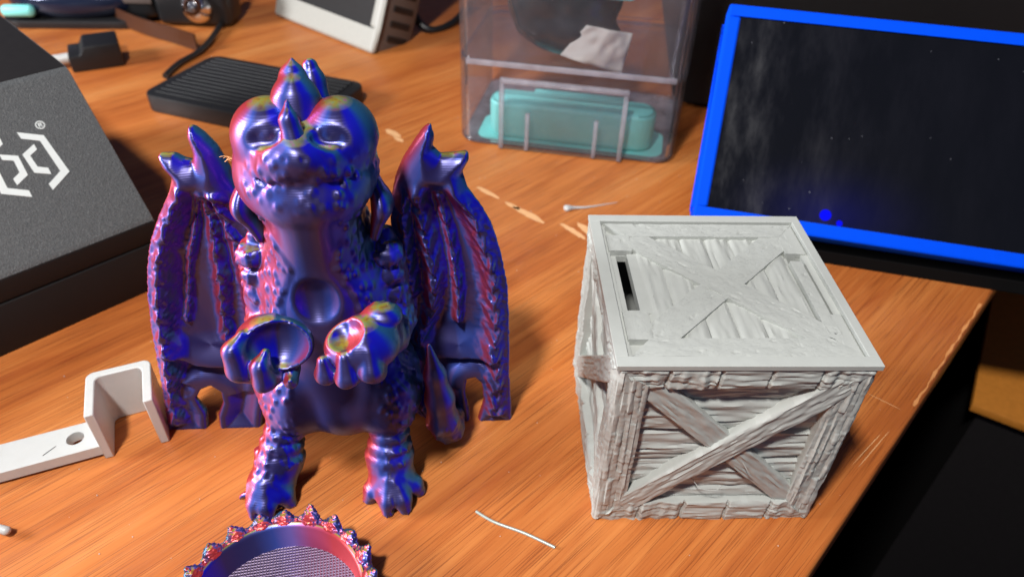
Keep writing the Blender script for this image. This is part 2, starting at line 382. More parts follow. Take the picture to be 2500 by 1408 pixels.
# the grain runs in world directions through the mesh: bake the desk's own turn back out of the texture
for nd in M['wood'].node_tree.nodes:
    if nd.type == 'MAPPING' and abs(nd.inputs['Rotation'].default_value[2]) > 0.1: nd.inputs['Rotation'].default_value[2] = R(-46)+desk.rotation_euler.z
def worn(pts, name='chipped_patch'):
    v = [(p[0], p[1], 0.003) for p in pts]; me = mesh(name, v, [list(range(len(v)))]); o = link(name, me, M['pale'])
    o.parent = desk; o.matrix_parent_inverse = desk.matrix_basis.inverted(); return o
def blob(cx, cy, L, Wd, ang, seed):
    rs = np.random.RandomState(seed); out = []
    for i in range(22):
        t = 2*math.pi*i/22; k = 1+0.35*(rs.rand()-0.5); x = L*math.cos(t)*k; y = Wd*math.sin(t)*k
        out.append((cx+x*math.cos(ang)-y*math.sin(ang), cy+x*math.sin(ang)+y*math.cos(ang)))
    return out
bpy.context.view_layer.update()
for a in ((-1.35, 30.4, 0.75, 0.16, -0.72, 1), (-0.1, 29.25, 0.5, 0.14, -0.7, 2), (0.65, 28.55, 1.0, 0.2, -0.75, 3), (2.7, 27.3, 0.75, 0.16, -0.85, 4), (3.35, 27.4, 0.7, 0.2, -1.0, 5), (-6.9, 36.3, 0.6, 0.22, -0.75, 6), (-6.5, 35.6, 0.4, 0.15, -0.8, 7)):
    worn(blob(*a))
M['edgewear_highlight'] = plain('rubbed_edge_highlight', srgb(222, 150, 88), 0.5, var=0.1)
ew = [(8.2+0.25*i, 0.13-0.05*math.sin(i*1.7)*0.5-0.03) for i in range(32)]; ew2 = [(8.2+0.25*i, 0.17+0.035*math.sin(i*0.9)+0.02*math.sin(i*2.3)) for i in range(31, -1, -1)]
o = worn([tuple(edge0+ed*a_+en*b_) for a_, b_ in ew+ew2], 'worn_edge_highlight'); o.data.materials.clear(); o.data.materials.append(M['edgewear_highlight'])  # lighter strip: rubbed wood, with the edge's highlight painted in
for k, (a_, b_) in enumerate((((12.75, 17.75), (13.75, 16.95)), ((11.2, 14.6), (12.6, 15.9)), ((11.35, 14.5), (12.9, 16.0)))):
    dx_, dy_ = b_[0]-a_[0], b_[1]-a_[1]; l_ = math.hypot(dx_, dy_); worn(blob((a_[0]+b_[0])/2, (a_[1]+b_[1])/2, l_/2, 0.012, math.atan2(dy_, dx_), 60+k), 'scratch')
db = MB(); rs = random.Random(3)
for k in range(260):
    x_, y_ = rs.uniform(-16, 14), rs.uniform(10.5, 40)
    if (y_-edge0[1])*ed[0]-(x_-edge0[0])*ed[1] < 0.3: continue
    r_ = rs.uniform(0.008, 0.022); bmesh.ops.create_icosphere(db.bm, subdivisions=1, radius=r_, matrix=Matrix.Translation((x_, y_, r_*0.5)))
dd = db.build('dust_specks', M['paper'], None); dd['kind'] = 'stuff'; dd.parent = desk; dd.matrix_parent_inverse = desk.matrix_basis.inverted()
b = MB(); b.box((-40, -80, -72), (160, 90, -70)); fl = b.build('floor', M['void']); tag(fl, kind='structure')
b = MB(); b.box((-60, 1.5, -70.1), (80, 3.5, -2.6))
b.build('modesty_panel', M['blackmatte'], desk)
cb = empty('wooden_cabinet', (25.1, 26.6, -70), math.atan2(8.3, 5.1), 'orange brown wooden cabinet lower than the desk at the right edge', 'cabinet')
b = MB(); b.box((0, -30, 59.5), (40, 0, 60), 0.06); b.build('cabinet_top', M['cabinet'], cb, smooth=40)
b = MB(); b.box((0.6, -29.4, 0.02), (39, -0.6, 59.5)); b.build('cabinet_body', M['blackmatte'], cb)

# ------------------------------------------------------------------ grey miniature crate, 6.5 cm
def board_mesh(name, L0, L1, W, T, style, seed, step=0.055, m0=0.0, m1=0.0, amp=1.0):
    """a plank along +x from L0 to L1, width W along +y, its face at z=T; m0/m1 mitre the ends (x shifts with y)"""
    nu = max(3, int((L1-L0)/step)); nv = max(3, int(W/step))
    u = np.linspace(0, 1, nu)[:, None]; v = np.linspace(0, 1, nv)[None, :]*W
    x = (L0+m0*v)*(1-u)+(L1+m1*v)*u; y = v+0*u
    if style == 'grain':
        h = (vn(x*0.9, y*9, seed)-0.5)*0.10+(vn(x*2.2, y*22, seed+3)-0.5)*0.05
        h += np.sin(math.pi*np.clip(y/W, 0, 1))*0.05-0.05*sstep(0.12, 0.0, y)-0.09*sstep(W-0.10, W, y)
    elif style == 'flat':
        h = (vn(x*1.6, y*15, seed)-0.5)*0.055+(vn(x*4, y*26, seed+3)-0.5)*0.035-0.04*sstep(0.03, 0, y)-0.04*sstep(W-0.03, W, y)
    elif style == 'chip':
        w = 0.17; col = np.floor(y/w+(vn(x*0.7, y*0.5, seed+9)-0.5)*0.8); off = vn(col*3.3+0.5, 0*col+seed, seed)*3
        cx = np.floor(x/(0.30+0.35*vn(col*7.1+0.5, 0*col, seed+1))+off)
        h = (vn(cx*3.7+0.5, col*5.3+0.5, seed)-0.5)*0.055+(vn(x*9, y*9, seed+5)-0.5)*0.025+(vn(x*1.1, y*11, seed+6)-0.5)*0.09
        fr = np.abs((y/w+(vn(x*0.7, y*0.5, seed+9)-0.5)*0.8) % 1-0.5); h -= 0.035*sstep(0.36, 0.5, fr)
        h -= 0.04*sstep(0.05, 0, y)+0.04*sstep(W-0.05, W, y)
    elif style == 'cross':
        h = (vn(x*0.9, y*7, seed)-0.5)*0.07+(vn(x*2.5, y*17, seed+1)-0.5)*0.05
        blk = np.floor((x+7)/1.28+0.12*(vn(y*3, x*0, seed)-0.5)); odd = (vn(blk*5.3+0.5, 0*blk+2, seed) > 0.42)
        h += odd*((vn(x*6, y*1.2, seed+4)-0.5)*0.10+(vn(np.floor(x/0.13)*1.7, np.floor(y/0.13)*2.3, seed+6)-0.5)*0.035)
        k = np.abs(((x+7)/1.28+0.12*(vn(y*3, x*0, seed)-0.5)) % 1-0.5)
        h -= 0.09*sstep(0.45, 0.49, k)
        h -= 0.03*sstep(0.06, 0, y)+0.03*sstep(W-0.06, W, y)
    else:
        q = vn(x*1.7, y*3.2, seed)*0.55+vn(x*4.5, y*7.5, seed+2)*0.45
        h = np.floor(q*8+0.3*vn(x*9, y*9, seed+4))/8*0.03-0.015; h -= 0.02*(vn(x*3.5, y*16, seed+7) > 0.9)
    h = h*amp
    top = np.stack([x, y, T+h], -1).reshape(-1, 3); idx = np.arange(nu*nv).reshape(nu, nv)
    f = np.stack([idx[:-1, :-1], idx[1:, :-1], idx[1:, 1:], idx[:-1, 1:]], -1).reshape(-1, 4).tolist()
    ring = list(idx[:, 0])+list(idx[-1, 1:])+list(idx[-2::-1, -1])+list(idx[0, -2:0:-1])
    bot = top[ring].copy(); bot[:, 2] = 0; n0 = len(top); v = np.concatenate([top, bot]); n = len(ring)
    for i in range(n): f.append([int(ring[(i+1) % n]), int(ring[i]), n0+i, n0+(i+1) % n])
    f.append([n0+i for i in range(n)])
    me = mesh(name, v, f, True); me.materials.append(M['contour' if style == 'contour' else 'grey']); me.set_sharp_from_angle(angle=R(38)); return me
crate = empty('wooden_style_crate', (5.715, 15.62, 0), R(2.5), 'matte grey 3D printed miniature cargo crate with crossed braces and slotted lid', 'crate')
HB = 3.0
planks = [board_mesh('plank', -2.5, 2.5, w, 0.10, 'grain', 20+i, 0.045) for i, w in enumerate((0.66, 1.22, 1.20, 1.22, 1.05))]
pz = (0.56, 1.24, 2.48, 3.70, 4.94)
post = board_mesh('post', 0.02, 6.34, 0.84, 0.42, 'chip', 40, 0.034, 0.8, -0.72)
toprail = board_mesh('top_rail', -3.2, 3.2, 0.70, 0.43, 'cross', 50, 0.036, 0.95, -0.95)
botrail = board_mesh('bottom_rail', -3.2, 3.2, 0.82, 0.43, 'cross', 51, 0.036, 0.95, -0.95)
DL = math.hypot(4.75, 4.7)
over = board_mesh('brace', -DL/2-0.25, DL/2+0.25, 0.74, 0.36, 'flat', 60, 0.036)
under = board_mesh('brace', -DL/2-0.25, DL/2+0.25, 0.74, 0.25, 'flat', 61, 0.036)
def face_mat(k):
    """side frame: local x along the side, local y up, local z outwards"""
    a = k*math.pi/2; out = Vector((math.sin(a), -math.cos(a), 0)); xx = Vector((math.cos(a), math.sin(a), 0))
    Mx = Matrix(((xx.x, 0, out.x, out.x*2.82), (xx.y, 0, out.y, out.y*2.82), (0, 1, 0, 0), (0, 0, 0, 1))); return Mx
side0 = None
for k in range(4):
    b = MB(); b.box((-2.82, 0.3, -0.12), (2.82, 6.0, 0)); sd = b.build('side_panel', M['grey'], crate); sd.matrix_local = face_mat(k)
    for me, z in zip(planks, pz):
        o = link('plank', me, None, sd, (0, z, 0))
    for me, z in ((botrail, 0.0), (toprail, 5.64)):
        o = link('rail', me, None, sd)
        if me is toprail: o.matrix_local = Matrix.Translation((0, 6.34, 0)) @ Matrix.Rotation(math.pi, 4, 'Z')
    o = link('post', post, None, sd); o.matrix_local = Matrix.Translation((-3.21, 6.36, 0)) @ Matrix.Rotation(-math.pi/2, 4, 'Z')
    o.matrix_local = Matrix(((0, 1, 0, -3.21), (1, 0, 0, 0), (0, 0, 1, 0), (0, 0, 0, 1)))
    o = link('post', post, None, sd); o.matrix_local = Matrix(((0, -1, 0, 3.21), (1, 0, 0, 0), (0, 0, 1, 0), (0, 0, 0, 1)))
    ang = math.atan2(4.7, 4.75)
    for me, s in ((under, -1), (over, 1)):
        o = link('brace', me, None, sd); o.matrix_local = Matrix.Translation((0.1, 3.22, 0.07)) @ Matrix.Rotation(s*ang, 4, 'Z') @ Matrix.Translation((0, -0.37, 0))
# rim
b = MB()
for lo, hi in (((-3.28, -3.28, 6.34), (3.28, -2.93, 6.5)), ((-3.28, 2.95, 6.34), (3.28, 3.28, 6.5)), ((-3.28, -2.928, 6.341), (-2.95, 2.948, 6.499)), ((3.02, -2.928, 6.341), (3.28, 2.948, 6.499))): b.box(lo, hi, 0.012, seg=1)
rim = b.build('rim', M['grey'], crate)
b = MB(); b.box((-3.0, -3.0, 0.02), (3.0, 3.0, 0.3)); b.build('bottom_panel', M['grey'], crate)
lid = empty('lid', (0, 0, 0)); lid.parent = crate
b = MB()
x0, x1, y0, y1 = -2.86, 2.98, -2.86, 2.90
for lo, hi in (((-2.0, y0, 6.02), (2.42, y1, 6.22)), ((2.42, y0, 6.02), (x1, 1.05, 6.22)), ((2.42, 1.43, 6.02), (x1, y1, 6.22)), ((-2.33, -1.125, 6.023), (-1.99, 1.505, 6.30)), ((x0, y0, 6.021), (-2.0, -1.12, 6.219)), ((x0, 1.5, 6.021), (-2.0, y1, 6.219)), ((x0, -1.12, 6.022), (-2.64, 1.5, 6.218))): b.box(lo, hi)
b.build('lid_panel', M['grey'], lid)
def lidput(name, me, x, y, rot, z=6.22): o = link(name, me, None, lid); o.matrix_local = Matrix.Translation((x, y, z)) @ Matrix.Rotation(rot, 4, 'Z'); return o
lw = 0.66
lidput('lid_board', board_mesh('lid_board', x0, x1, lw, 0.20, 'contour', 70, 0.036, 0.9, -0.9), 0, y0, 0)
lidput('lid_board', board_mesh('lid_board', x0, x1, lw, 0.205, 'contour', 71, 0.036, 0.9, -0.9), x1+x0, y1, math.pi)
# the right board carries a groove and a pocket; the left board is cut by the finger slot
for a, c, m_, n_, sd_ in ((y0+0.02, 1.05, 0.9, 0.0, 72), (1.43, y1-0.02, 0.0, -0.9, 75)):
    lidput('lid_board', board_mesh('lid_board', a, c, 0.34, 0.19, 'contour', sd_, 0.036, m_, n_), x1-0.28, 0, math.pi/2)
for a, c, s in ((y0+0.6, -1.14, 73), (1.52, y1-0.6, 74)):
    lidput('lid_board', board_mesh('lid_board', a, c, 0.68, 0.2, 'contour', s, 0.05), -2.17, 0, math.pi/2)
for lo, hi in (((2.6, -2.83, 6.222), (2.972, -1.25, 6.408)), ((2.6, 1.44, 6.222), (2.972, 2.87, 6.408))):
    b = MB(); b.box(lo, hi, 0.03); b.build('lid_block', M['grey'], lid)
npl = 6; pw = (2.32+2.12)/npl
for i in range(npl):
    lidput('lid_plank', board_mesh('lid_plank', -2.2, 2.25, pw-0.02, 0.085, 'grain', 80+i, 0.05, 0, 0, 0.55), -2.12+pw*(i+1)-0.01, 0.02, math.pi/2)
DLt = math.hypot(4.5, 4.4)
lidput('lid_brace', board_mesh('lid_brace', -DLt/2-0.1, DLt/2+0.1, 0.86, 0.19, 'contour', 90, 0.036), 0.12+0.43*math.sin(-0.774), 0.0-0.43*math.cos(0.774), -0.774)
lidput('lid_brace', board_mesh('lid_brace', -DLt/2-0.1, DLt/2+0.1, 0.86, 0.183, 'contour', 91, 0.036), 0.12+0.43*math.sin(0.774), 0.0-0.43*math.cos(0.774), 0.774)
b = MB()
for p in (((-0.6, -2.9, 1.75), (-0.3, -3.2, 1.5), (0.1, -3.35, 1.6), (0.25, -3.3, 1.75)), ((0.7, -3.15, 2.6), (0.85, -3.3, 2.4), (1.0, -3.3, 2.2))):
    b = MB(); b.tube(catmull(p, 6), 0.012, 5); b.build('stray_strand', M['grey'], crate)

# ------------------------------------------------------------------ the dragon figurine
dragon = empty('dragon_figurine', (-5.05, 15, 0), R(4.5), 'iridescent blue purple and red silk plastic dragon figurine sitting with wings spread', 'figurine')
s = SDF((-2.75, -3.85, 0.0), (2.95, 1.95, 12.3), 0.052)
# trunk, neck
s.ell((0.1, 0.05, 3.2), (2.1, 1.7, 1.95), 0.4)
s.ell((0.1, 0.1, 6.0), (2.05, 1.6, 2.7), 0.4)
s.cone((0.1, 0.05, 7.2), (0.15, -0.35, 9.3), 1.6, 1.12, 0.5)
s.cone((0.1, -0.55, 7.6), (0.22, -1.05, 9.7), 0.95, 1.0, 0.4)
s.ell((0.2, -0.95, 2.75), (1.0, 0.85, 1.0), 0.4)
for sx in (-1, 1):
    s.ell((0.1+sx*1.30, -0.40, 2.75), (1.0, 1.35, 1.3), 0.4)
# chest plate swelling and its hollow
s.ell((0.1, -0.75, 6.4), (1.2, 0.95, 1.8), 0.5)
s.ell((0.12, -2.32, 7.26), (0.86, 0.92, 0.90), 0.07, 's')
# shoulders and upper arms with rings
for sx in (-1, 1):
    x = 0.1+sx*1.62
    s.path([(x-sx*0.1, -0.05, 8.0), (x+sx*0.05, -0.1, 7.35), (x+sx*0.1, -0.2, 6.7), (x+sx*0.12, -0.3, 5.7)], [0.36, 0.46, 0.44, 0.5], 0.05, ring=None)
    for z, r in ((7.75, .40), (7.2, .47), (6.6, .42), (6.1, .36)): s.ell((x+sx*0.06, -0.3, z), (0.42, 0.5, 0.34), 0.04)
    s.cone((x+sx*0.1, -0.4, 5.5), (x-sx*0.35, -1.9, 5.9), 0.58, 0.45, 0.15)
# left hand: an open scoop with clawed fingers in front
s.ell((-0.78, -2.55, 6.72), (0.98, 0.72, 0.72), 0.12, rz=-0.15)
s.cone((-1.2, -1.8, 6.2), (-0.8, -2.3, 6.5), 0.55, 0.5, 0.2)
s.ell((-0.58, -3.05, 7.02), (0.74, 0.56, 0.66), 0.06, 's')
s.path([(-1.30, -2.75, 6.0), (-1.55, -3.12, 6.45), (-1.60, -3.05, 6.95), (-1.42, -2.8, 7.2)], [0.34, 0.33, 0.28, 0.14], 0.05)
s.path([(-0.85, -2.75, 5.95), (-0.96, -3.28, 6.2), (-0.98, -3.25, 6.62), (-0.88, -3.05, 6.85)], [0.32, 0.32, 0.27, 0.14], 0.04)
s.path([(-0.5, -2.7, 6.0), (-0.45, -3.1, 5.95), (-0.42, -3.25, 6.12)], [0.28, 0.22, 0.12], 0.05)
# right hand: seen from its outer side, fingers curled to the front left
s.ell((1.25, -2.55, 6.62), (0.95, 0.78, 0.70), 0.12, rz=0.25)
s.cone((1.75, -1.7, 6.2), (1.5, -2.3, 6.5), 0.62, 0.6, 0.2)
s.ell((0.85, -2.8, 7.25), (0.50, 0.5, 0.36), 0.10, 's')
s.path([(0.62, -2.7, 6.0), (0.42, -3.1, 6.2), (0.40, -3.1, 6.6)], [0.34, 0.33, 0.2], 0.05)
s.path([(1.02, -2.9, 6.0), (0.92, -3.32, 6.25), (0.92, -3.2, 6.8)], [0.32, 0.31, 0.2], 0.04)
s.path([(1.52, -2.9, 6.05), (1.5, -3.2, 6.4), (1.48, -3.05, 6.85)], [0.33, 0.32, 0.22], 0.06)
s.ell((1.75, -2.1, 7.12), (0.5, 0.4, 0.3), 0.1)
# legs and feet
for kn, an, ft, toes in (((-1.55, -0.95, 2.45), (-1.88, -1.55, 1.0), (-2.18, -2.12, 0.42), ((-2.9, -2.2), (-2.5, -2.8), (-2.12, -2.9), (-1.58, -2.45))),
                         ((1.45, -1.2, 2.45), (1.40, -1.62, 1.05), (1.48, -2.12, 0.42), ((0.78, -2.4), (1.37, -2.86), (1.86, -2.8), (2.24, -2.2)))):
    s.cone((kn[0], kn[1]+0.5, kn[2]+0.5), kn, 0.9, 0.55, 0.35)
    s.cone(kn, an, 0.40, 0.66, 0.06, ring=(4, 0.09))
    s.cone(an, ft, 0.70, 0.62, 0.15)
    s.ell(ft, (0.74, 0.78, 0.52), 0.2)
    for i, t in enumerate(toes):
        a = (ft[0]+(t[0]-ft[0])*0.25, ft[1]+(t[1]-ft[1])*0.25, 0.80); m = (ft[0]+(t[0]-ft[0])*0.8, ft[1]+(t[1]-ft[1])*0.8, 0.40)
        s.path([a, m, (t[0], t[1], 0.13)], [0.32, 0.31, 0.21], 0.08)
        if i < 3:
            t2 = toes[i+1]; mx_, my_ = (t[0]+t2[0])/2, (t[1]+t2[1])/2; g0 = (ft[0]+(mx_-ft[0])*0.45, ft[1]+(my_-ft[1])*0.45, 0.80); g1 = (ft[0]+(mx_-ft[0])*1.12, ft[1]+(my_-ft[1])*1.12, 0.22); s.cone(g0, g1, 0.05, 0.13, 0.12, 's')
# head
s.ell((0.15, -0.25, 10.45), (1.56, 1.4, 1.28), 0.3, p=2.4)
s.ell((0.17, -0.55, 10.12), (1.44, 1.25, 0.72), 0.35, p=2.4)
s.ell((0.30, -1.06, 10.96), (1.02, 0.93, 0.62), 0.25, rz=0.15, rx=-0.32, p=2.4)
s.ell((0.34, -1.80, 11.24), (0.38, 0.22, 0.26), 0.15)
s.ell((0.26, -1.05, 10.12), (1.1, 0.98, 0.62), 0.3, rz=0.1)
for ex, bx in ((-0.36, -0.50), (0.96, 1.06)):
    s.ell((bx, -0.52, 11.16), (0.84, 0.92, 0.84), 0.10)
    s.ell((ex, -1.42, 11.50), (0.36, 0.20, 0.17), 0.18, 's'); s.ell((ex, -1.12, 11.49), (0.20, 0.17, 0.16), 0.07)
for sx in (-1, 1): s.ell((0.32+sx*0.2, -2.02, 11.34), (0.07, 0.07, 0.05), 0.06, 's')
s.path([(-0.75, -1.45, 10.70), (-0.45, -1.74, 10.62), (0.0, -1.96, 10.68), (0.35, -2.0, 10.62), (0.8, -1.9, 10.68), (1.15, -1.65, 10.56), (1.4, -1.35, 10.62)], [0.005, 0.03, 0.035, 0.035, 0.035, 0.03, 0.005], 0.10, 's')
# scales
def scales(X, Y, Z):
    cx = 0.1+0.05*np.sin(Z)
    w = 0.95-0.42*np.exp(-((Z-8.15)/0.75)**2)+0.25*sstep(6.6, 5.4, Z)
    plate = sstep(w+0.12, w-0.12, np.abs(X-cx))*sstep(-0.55, -0.85, Y)*sstep(9.9, 9.5, Z)
    m = (1-plate)*sstep(9.9, 9.3, Z)*sstep(0.9, 1.5, Z)
    m = m*(1-sstep(-1.75, -2.1, Y)*sstep(5, 5.5, Z))
    hd = 0.55*sstep(-1.2, -1.7, Y)*sstep(9.9, 10.2, Z)*sstep(11.5, 11.2, Z)+0.5*sstep(0.75, 1.2, X)*sstep(9.6, 10, Z)*sstep(11.3, 10.9, Z)
    d = cell3(X*4.2, Y*4.2, Z*3.4, 5); f = sstep(0.62, 0.1, d)
    edge = 0.06*plate*0
    ftm = sstep(1.9, 1.2, Z)*sstep(0.3, 0.6, Z)*0.25
    return 0.055*f*np.clip(m+hd+ftm, 0, 1)-0.05*plate*sstep(4.4, 5.2, Z)
s.bump(scales)
def claw(p0, p1, p2, r):
    b = MB(); b.tube(catmull([p0, p1, p2], 4), list(np.linspace(r, 0.02, 9)), 8); b.build('claw', M['silk'], dragon, smooth=70)
for ft, toes in (((-2.18, -2.12), ((-2.9, -2.2), (-2.5, -2.8), (-2.12, -2.9), (-1.58, -2.45))), ((1.48, -2.12), ((0.78, -2.4), (1.37, -2.86), (1.86, -2.8), (2.24, -2.2)))):
    for t in toes:
        dx, dy = t[0]-ft[0], t[1]-ft[1]; n_ = math.hypot(dx, dy); dx /= n_; dy /= n_
        claw((t[0]-dx*0.06, t[1]-dy*0.06, 0.22), (t[0]+dx*0.12, t[1]+dy*0.12, 0.17), (t[0]+dx*0.2, t[1]+dy*0.2, 0.03), 0.12)
body = link('body', s.mesh('body'), M['silk'], dragon)
# tail
s = SDF((0.8, -1.4, 0.0), (3.9, 2.2, 5.0), 0.05)
s.path([(1.0, 1.5, 1.0), (1.9, 1.4, 0.62), (2.7, 0.95, 0.46), (3.15, 0.35, 0.46), (3.14, -0.25, 0.72), (3.0, -0.62, 1.5), (2.94, -0.72, 2.6), (2.84, -0.7, 3.6), (2.72, -0.62, 4.66)], [0.8, 0.62, 0.5, 0.46, 0.48, 0.47, 0.42, 0.30, 0.07], 0.2)
s.bump(lambda X, Y, Z: 0.05*sstep(0.6, 0.1, cell3(X*4, Y*4, Z*3, 9))*sstep(2.0, 1.4, Z))
link('tail', s.mesh('tail'), M['silk'], dragon)
# ears
for sx, a, m, e in ((-1, (-1.30, -0.15, 10.0), (-1.50, -0.45, 9.3), (-1.22, -0.55, 8.5)), (1, (1.58, -0.15, 10.0), (1.82, -0.45, 9.3), (1.58, -0.55, 8.5))):
    s = SDF((min(a[0], m[0], e[0])-0.6, -1.2, 8.0), (max(a[0], m[0], e[0])+0.6, 0.6, 10.4), 0.045)
    s.path([a, m, e], [0.22, 0.36, 0.20], 0.2, fl=(1.5, 0.8, 1)); link('ear', s.mesh('ear'), M['silk'], dragon)
# crest spikes
for P, r, fl in (([(0.20, -0.55, 11.3), (0.14, -0.25, 11.85), (0.08, 0.1, 12.25), (0.08, 0.28, 12.62)], [0.52, 0.54, 0.30, 0.02], None),
                 ([(0.34, 0.7, 11.2), (0.32, 0.9, 11.8), (0.29, 1.0, 12.12)], [0.40, 0.30, 0.18], None),
                 ([(0.24, -1.4, 11.5), (0.18, -1.3, 11.9), (0.15, -1.05, 12.25)], [0.26, 0.2, 0.02], None)):
    s = SDF((-0.6, -1.9, 10.6), (1.1, 1.7, 12.8), 0.04); s.path(P, r, 0.08); link('crest_spike', s.mesh('crest_spike'), M['silk'], dragon)
# wings, in the upright plane behind the shoulders
WL = [(-2.82, 10.65), (-2.92, 10.41), (-2.89, 9.96), (-2.95, 9.68), (-3.15, 9.74), (-3.38, 9.89), (-3.75, 9.88), (-3.74, 9.57), (-3.57, 9.27), (-3.69, 8.91), (-4.09, 8.3), (-4.52, 7.52), (-4.89, 6.57), (-5.2, 5.4), (-5.44, 4.14), (-5.65, 2.78), (-5.84, 1.5), (-6.12, -0.2), (-4.83, -0.2), (-4.67, 0.67), (-4.76, 0.97), (-4.85, 1.36), (-4.63, 1.74), (-4.28, 1.91), (-4.02, 1.62), (-4.07, 1.14), (-4.33, 0.6), (-4.45, -0.2), (-3.1, -0.2), (-2.54, 2.31), (-2.05, 4.7), (-1.8, 6.52), (-1.78, 8.14), (-2.01, 8.96), (-2.1, 9.5), (-2.27, 10.07), (-2.49, 10.41), (-2.68, 10.6)]
WR = [(2.99, 10.68), (3.06, 10.38), (3.03, 10.04), (3.21, 9.83), (3.57, 9.85), (3.9, 9.9), (3.93, 9.68), (3.75, 9.33), (3.87, 8.96), (4.19, 8.58), (4.52, 7.92), (4.78, 6.96), (4.99, 5.78), (5.08, 4.18), (5.11, 2.42), (5.26, -0.2), (4.06, -0.2), (4.3, 0.91), (4.23, 1.7), (4.03, 1.99), (3.76, 1.91), (3.69, 1.33), (3.8, 0.6), (3.85, -0.2), (2.5, -0.2), (1.86, 1.01), (1.79, 2.9), (1.8, 4.6), (1.80, 5.85), (1.84, 7.01), (1.83, 8.09), (1.9, 8.73), (2.03, 9.22), (2.27, 9.75), (2.56, 10.21), (2.8, 10.55)]
def polysd(poly, X, Z):
    P = np.array(poly); d = np.full(X.shape, 1e9); ins = np.zeros(X.shape, bool)
    for (ax, az), (bx, bz) in zip(P, np.roll(P, -1, 0)):
        ex, ez = bx-ax, bz-az; t = np.clip(((X-ax)*ex+(Z-az)*ez)/(ex*ex+ez*ez), 0, 1)
        d = np.minimum(d, (X-ax-ex*t)**2+(Z-az-ez*t)**2)
        if abs(ez) > 1e-9: ins ^= ((az > Z) != (bz > Z)) & (X < ex*(Z-az)/ez+ax)
    return np.where(ins, -np.sqrt(d), np.sqrt(d))
def linesd(pl, X, Z):
    d = np.full(X.shape, 1e9)
    for (ax, az), (bx, bz) in zip(pl, pl[1:]):
        ex, ez = bx-ax, bz-az; t = np.clip(((X-ax)*ex+(Z-az)*ez)/(ex*ex+ez*ez), 0, 1); d = np.minimum(d, (X-ax-ex*t)**2+(Z-az-ez*t)**2)
    return np.sqrt(d)
def wing(poly, ridges, fold, sg):
    xs = [p[0] for p in poly]; h = 0.05
    s = SDF((min(xs)-0.15, -0.35, 0.0), (max(xs)+0.15, 2.0, 10.8), h)
    X, Z = np.meshgrid(s.ax[0], s.ax[2], indexing='ij')
    d2 = polysd(poly, X, Z); inn = np.clip(-d2, 0, 9)
    top = sstep(8.5, 9.4, Z)
    T = np.where(inn < 0.32, np.sqrt(np.clip(1-(1-inn/0.32)**2, 0, 1)), 1.0)*(0.16+0.16*top+0.14*sstep(1.6, 0.3, Z))
    T = T+top*0.22*sstep(0, 0.7, inn)
    ym = 1.0+0.35*np.exp(-(inn/0.9)**2)*0-0.30*np.exp(-(inn/0.5)**2)*(1-top)+0.25*(1-np.exp(-inn/0.6))*(1-top)
    rid = np.zeros_like(X)
    for pl, wd, ht in ridges:
        dl = linesd(pl, X, Z); br = 1+0.16*np.sin(Z*9+dl*16*sg)
        rid = np.maximum(rid, ht*np.exp(-(dl/wd)**2)*br)
    rid = rid*sstep(0, 0.35, inn)
    mem = 0.10*np.sin(X*2.1+Z*1.3)*sstep(0.4, 1.0, inn)*(1-top)
    fz = np.interp(X, *fold); q = Z-fz
    fl = 0.42*sstep(1.1, 0.0, q)*(q > 0)+0.42*sstep(-0.14, 0, q)*(q <= 0)
    fl2 = 0.35*sstep(1.3, 0.1, q+1.25)*sstep(-0.2, 0.0, q+1.25)
    fr = ym-T-rid-mem-fl*sstep(0.2, 0.7, inn)-fl2*sstep(0.1, 0.5, inn)*0.6
    bk = ym+T
    Y = s.ax[1][None, :, None]
    F = np.maximum(fr[:, None, :]-Y, Y-bk[:, None, :])*0.7
    F = np.where((d2 > 0)[:, None, :], np.maximum(F, d2[:, None, :]), F)
    s.F = np.clip(F, -1, 1).astype(np.float32)
    xi = s.ax[0]
    ridm = lambda X_, Z_: sum(np.exp(-(linesd(pl, X_, Z_)/(wd*1.5))**2) for pl, wd, ht in ridges)
    def sc(X_, Y_, Z_):
        m = np.clip(ridm(X_.astype(float), Z_.astype(float)), 0, 1)*sstep(9.0, 8.5, Z_)*(Y_ < 1.1)
        a = 0.5*sg; U = X_*math.cos(a)+Z_*math.sin(a); V = -X_*math.sin(a)+Z_*math.cos(a)
        return 0.045*sstep(0.6, 0.2, cell3(U*3.2, Y_*4, V*8.5, 3))*m-0.02*m
    s.bump(sc, 0.35)
    return link('wing', s.mesh('wing'), M['silk'], dragon)
wing(WL, [([(-3.53, 9.03), (-4.0, 8.04), (-4.5, 6.57), (-4.98, 4.78), (-5.32, 2.78), (-5.6, 0.52)], 0.30, 0.34), ([(-3.01, 8.78), (-3.39, 7.64), (-3.91, 6.26), (-4.4, 4.45)], 0.10, 0.18),
          ([(-2.83, 8.78), (-2.9, 7.63), (-3.0, 6.24), (-3.3, 4.73), (-3.42, 3.75)], 0.2, 0.36), ([(-2.57, 8.78), (-2.4, 7.63), (-2.3, 6.23), (-2.3, 4.55)], 0.26, 0.42)],
     ([-5.5, -4.93, -4.53, -3.57, -2.53, -2], [3.6, 3.28, 2.92, 2.8, 3.03, 3.2]), 1)
wing(WR, [([(3.66, 8.96), (4.13, 7.8), (4.47, 6.39), (4.61, 4.53), (4.66, 2.44), (4.71, 0.49)], 0.30, 0.34), ([(3.11, 8.72), (3.39, 7.26), (3.58, 5.51), (3.53, 4.23)], 0.14, 0.26),
          ([(2.58, 8.85), (2.73, 7.55), (2.89, 6.13), (2.77, 4.74), (2.4, 3.75)], 0.24, 0.42), ([(2.2, 8.73), (2.16, 7.28), (2.27, 5.54)], 0.22, 0.32)],
     ([1.5, 2.5, 3.5, 4.5, 5.5], [3.0, 2.9, 2.8, 2.9, 3.3]), -1)
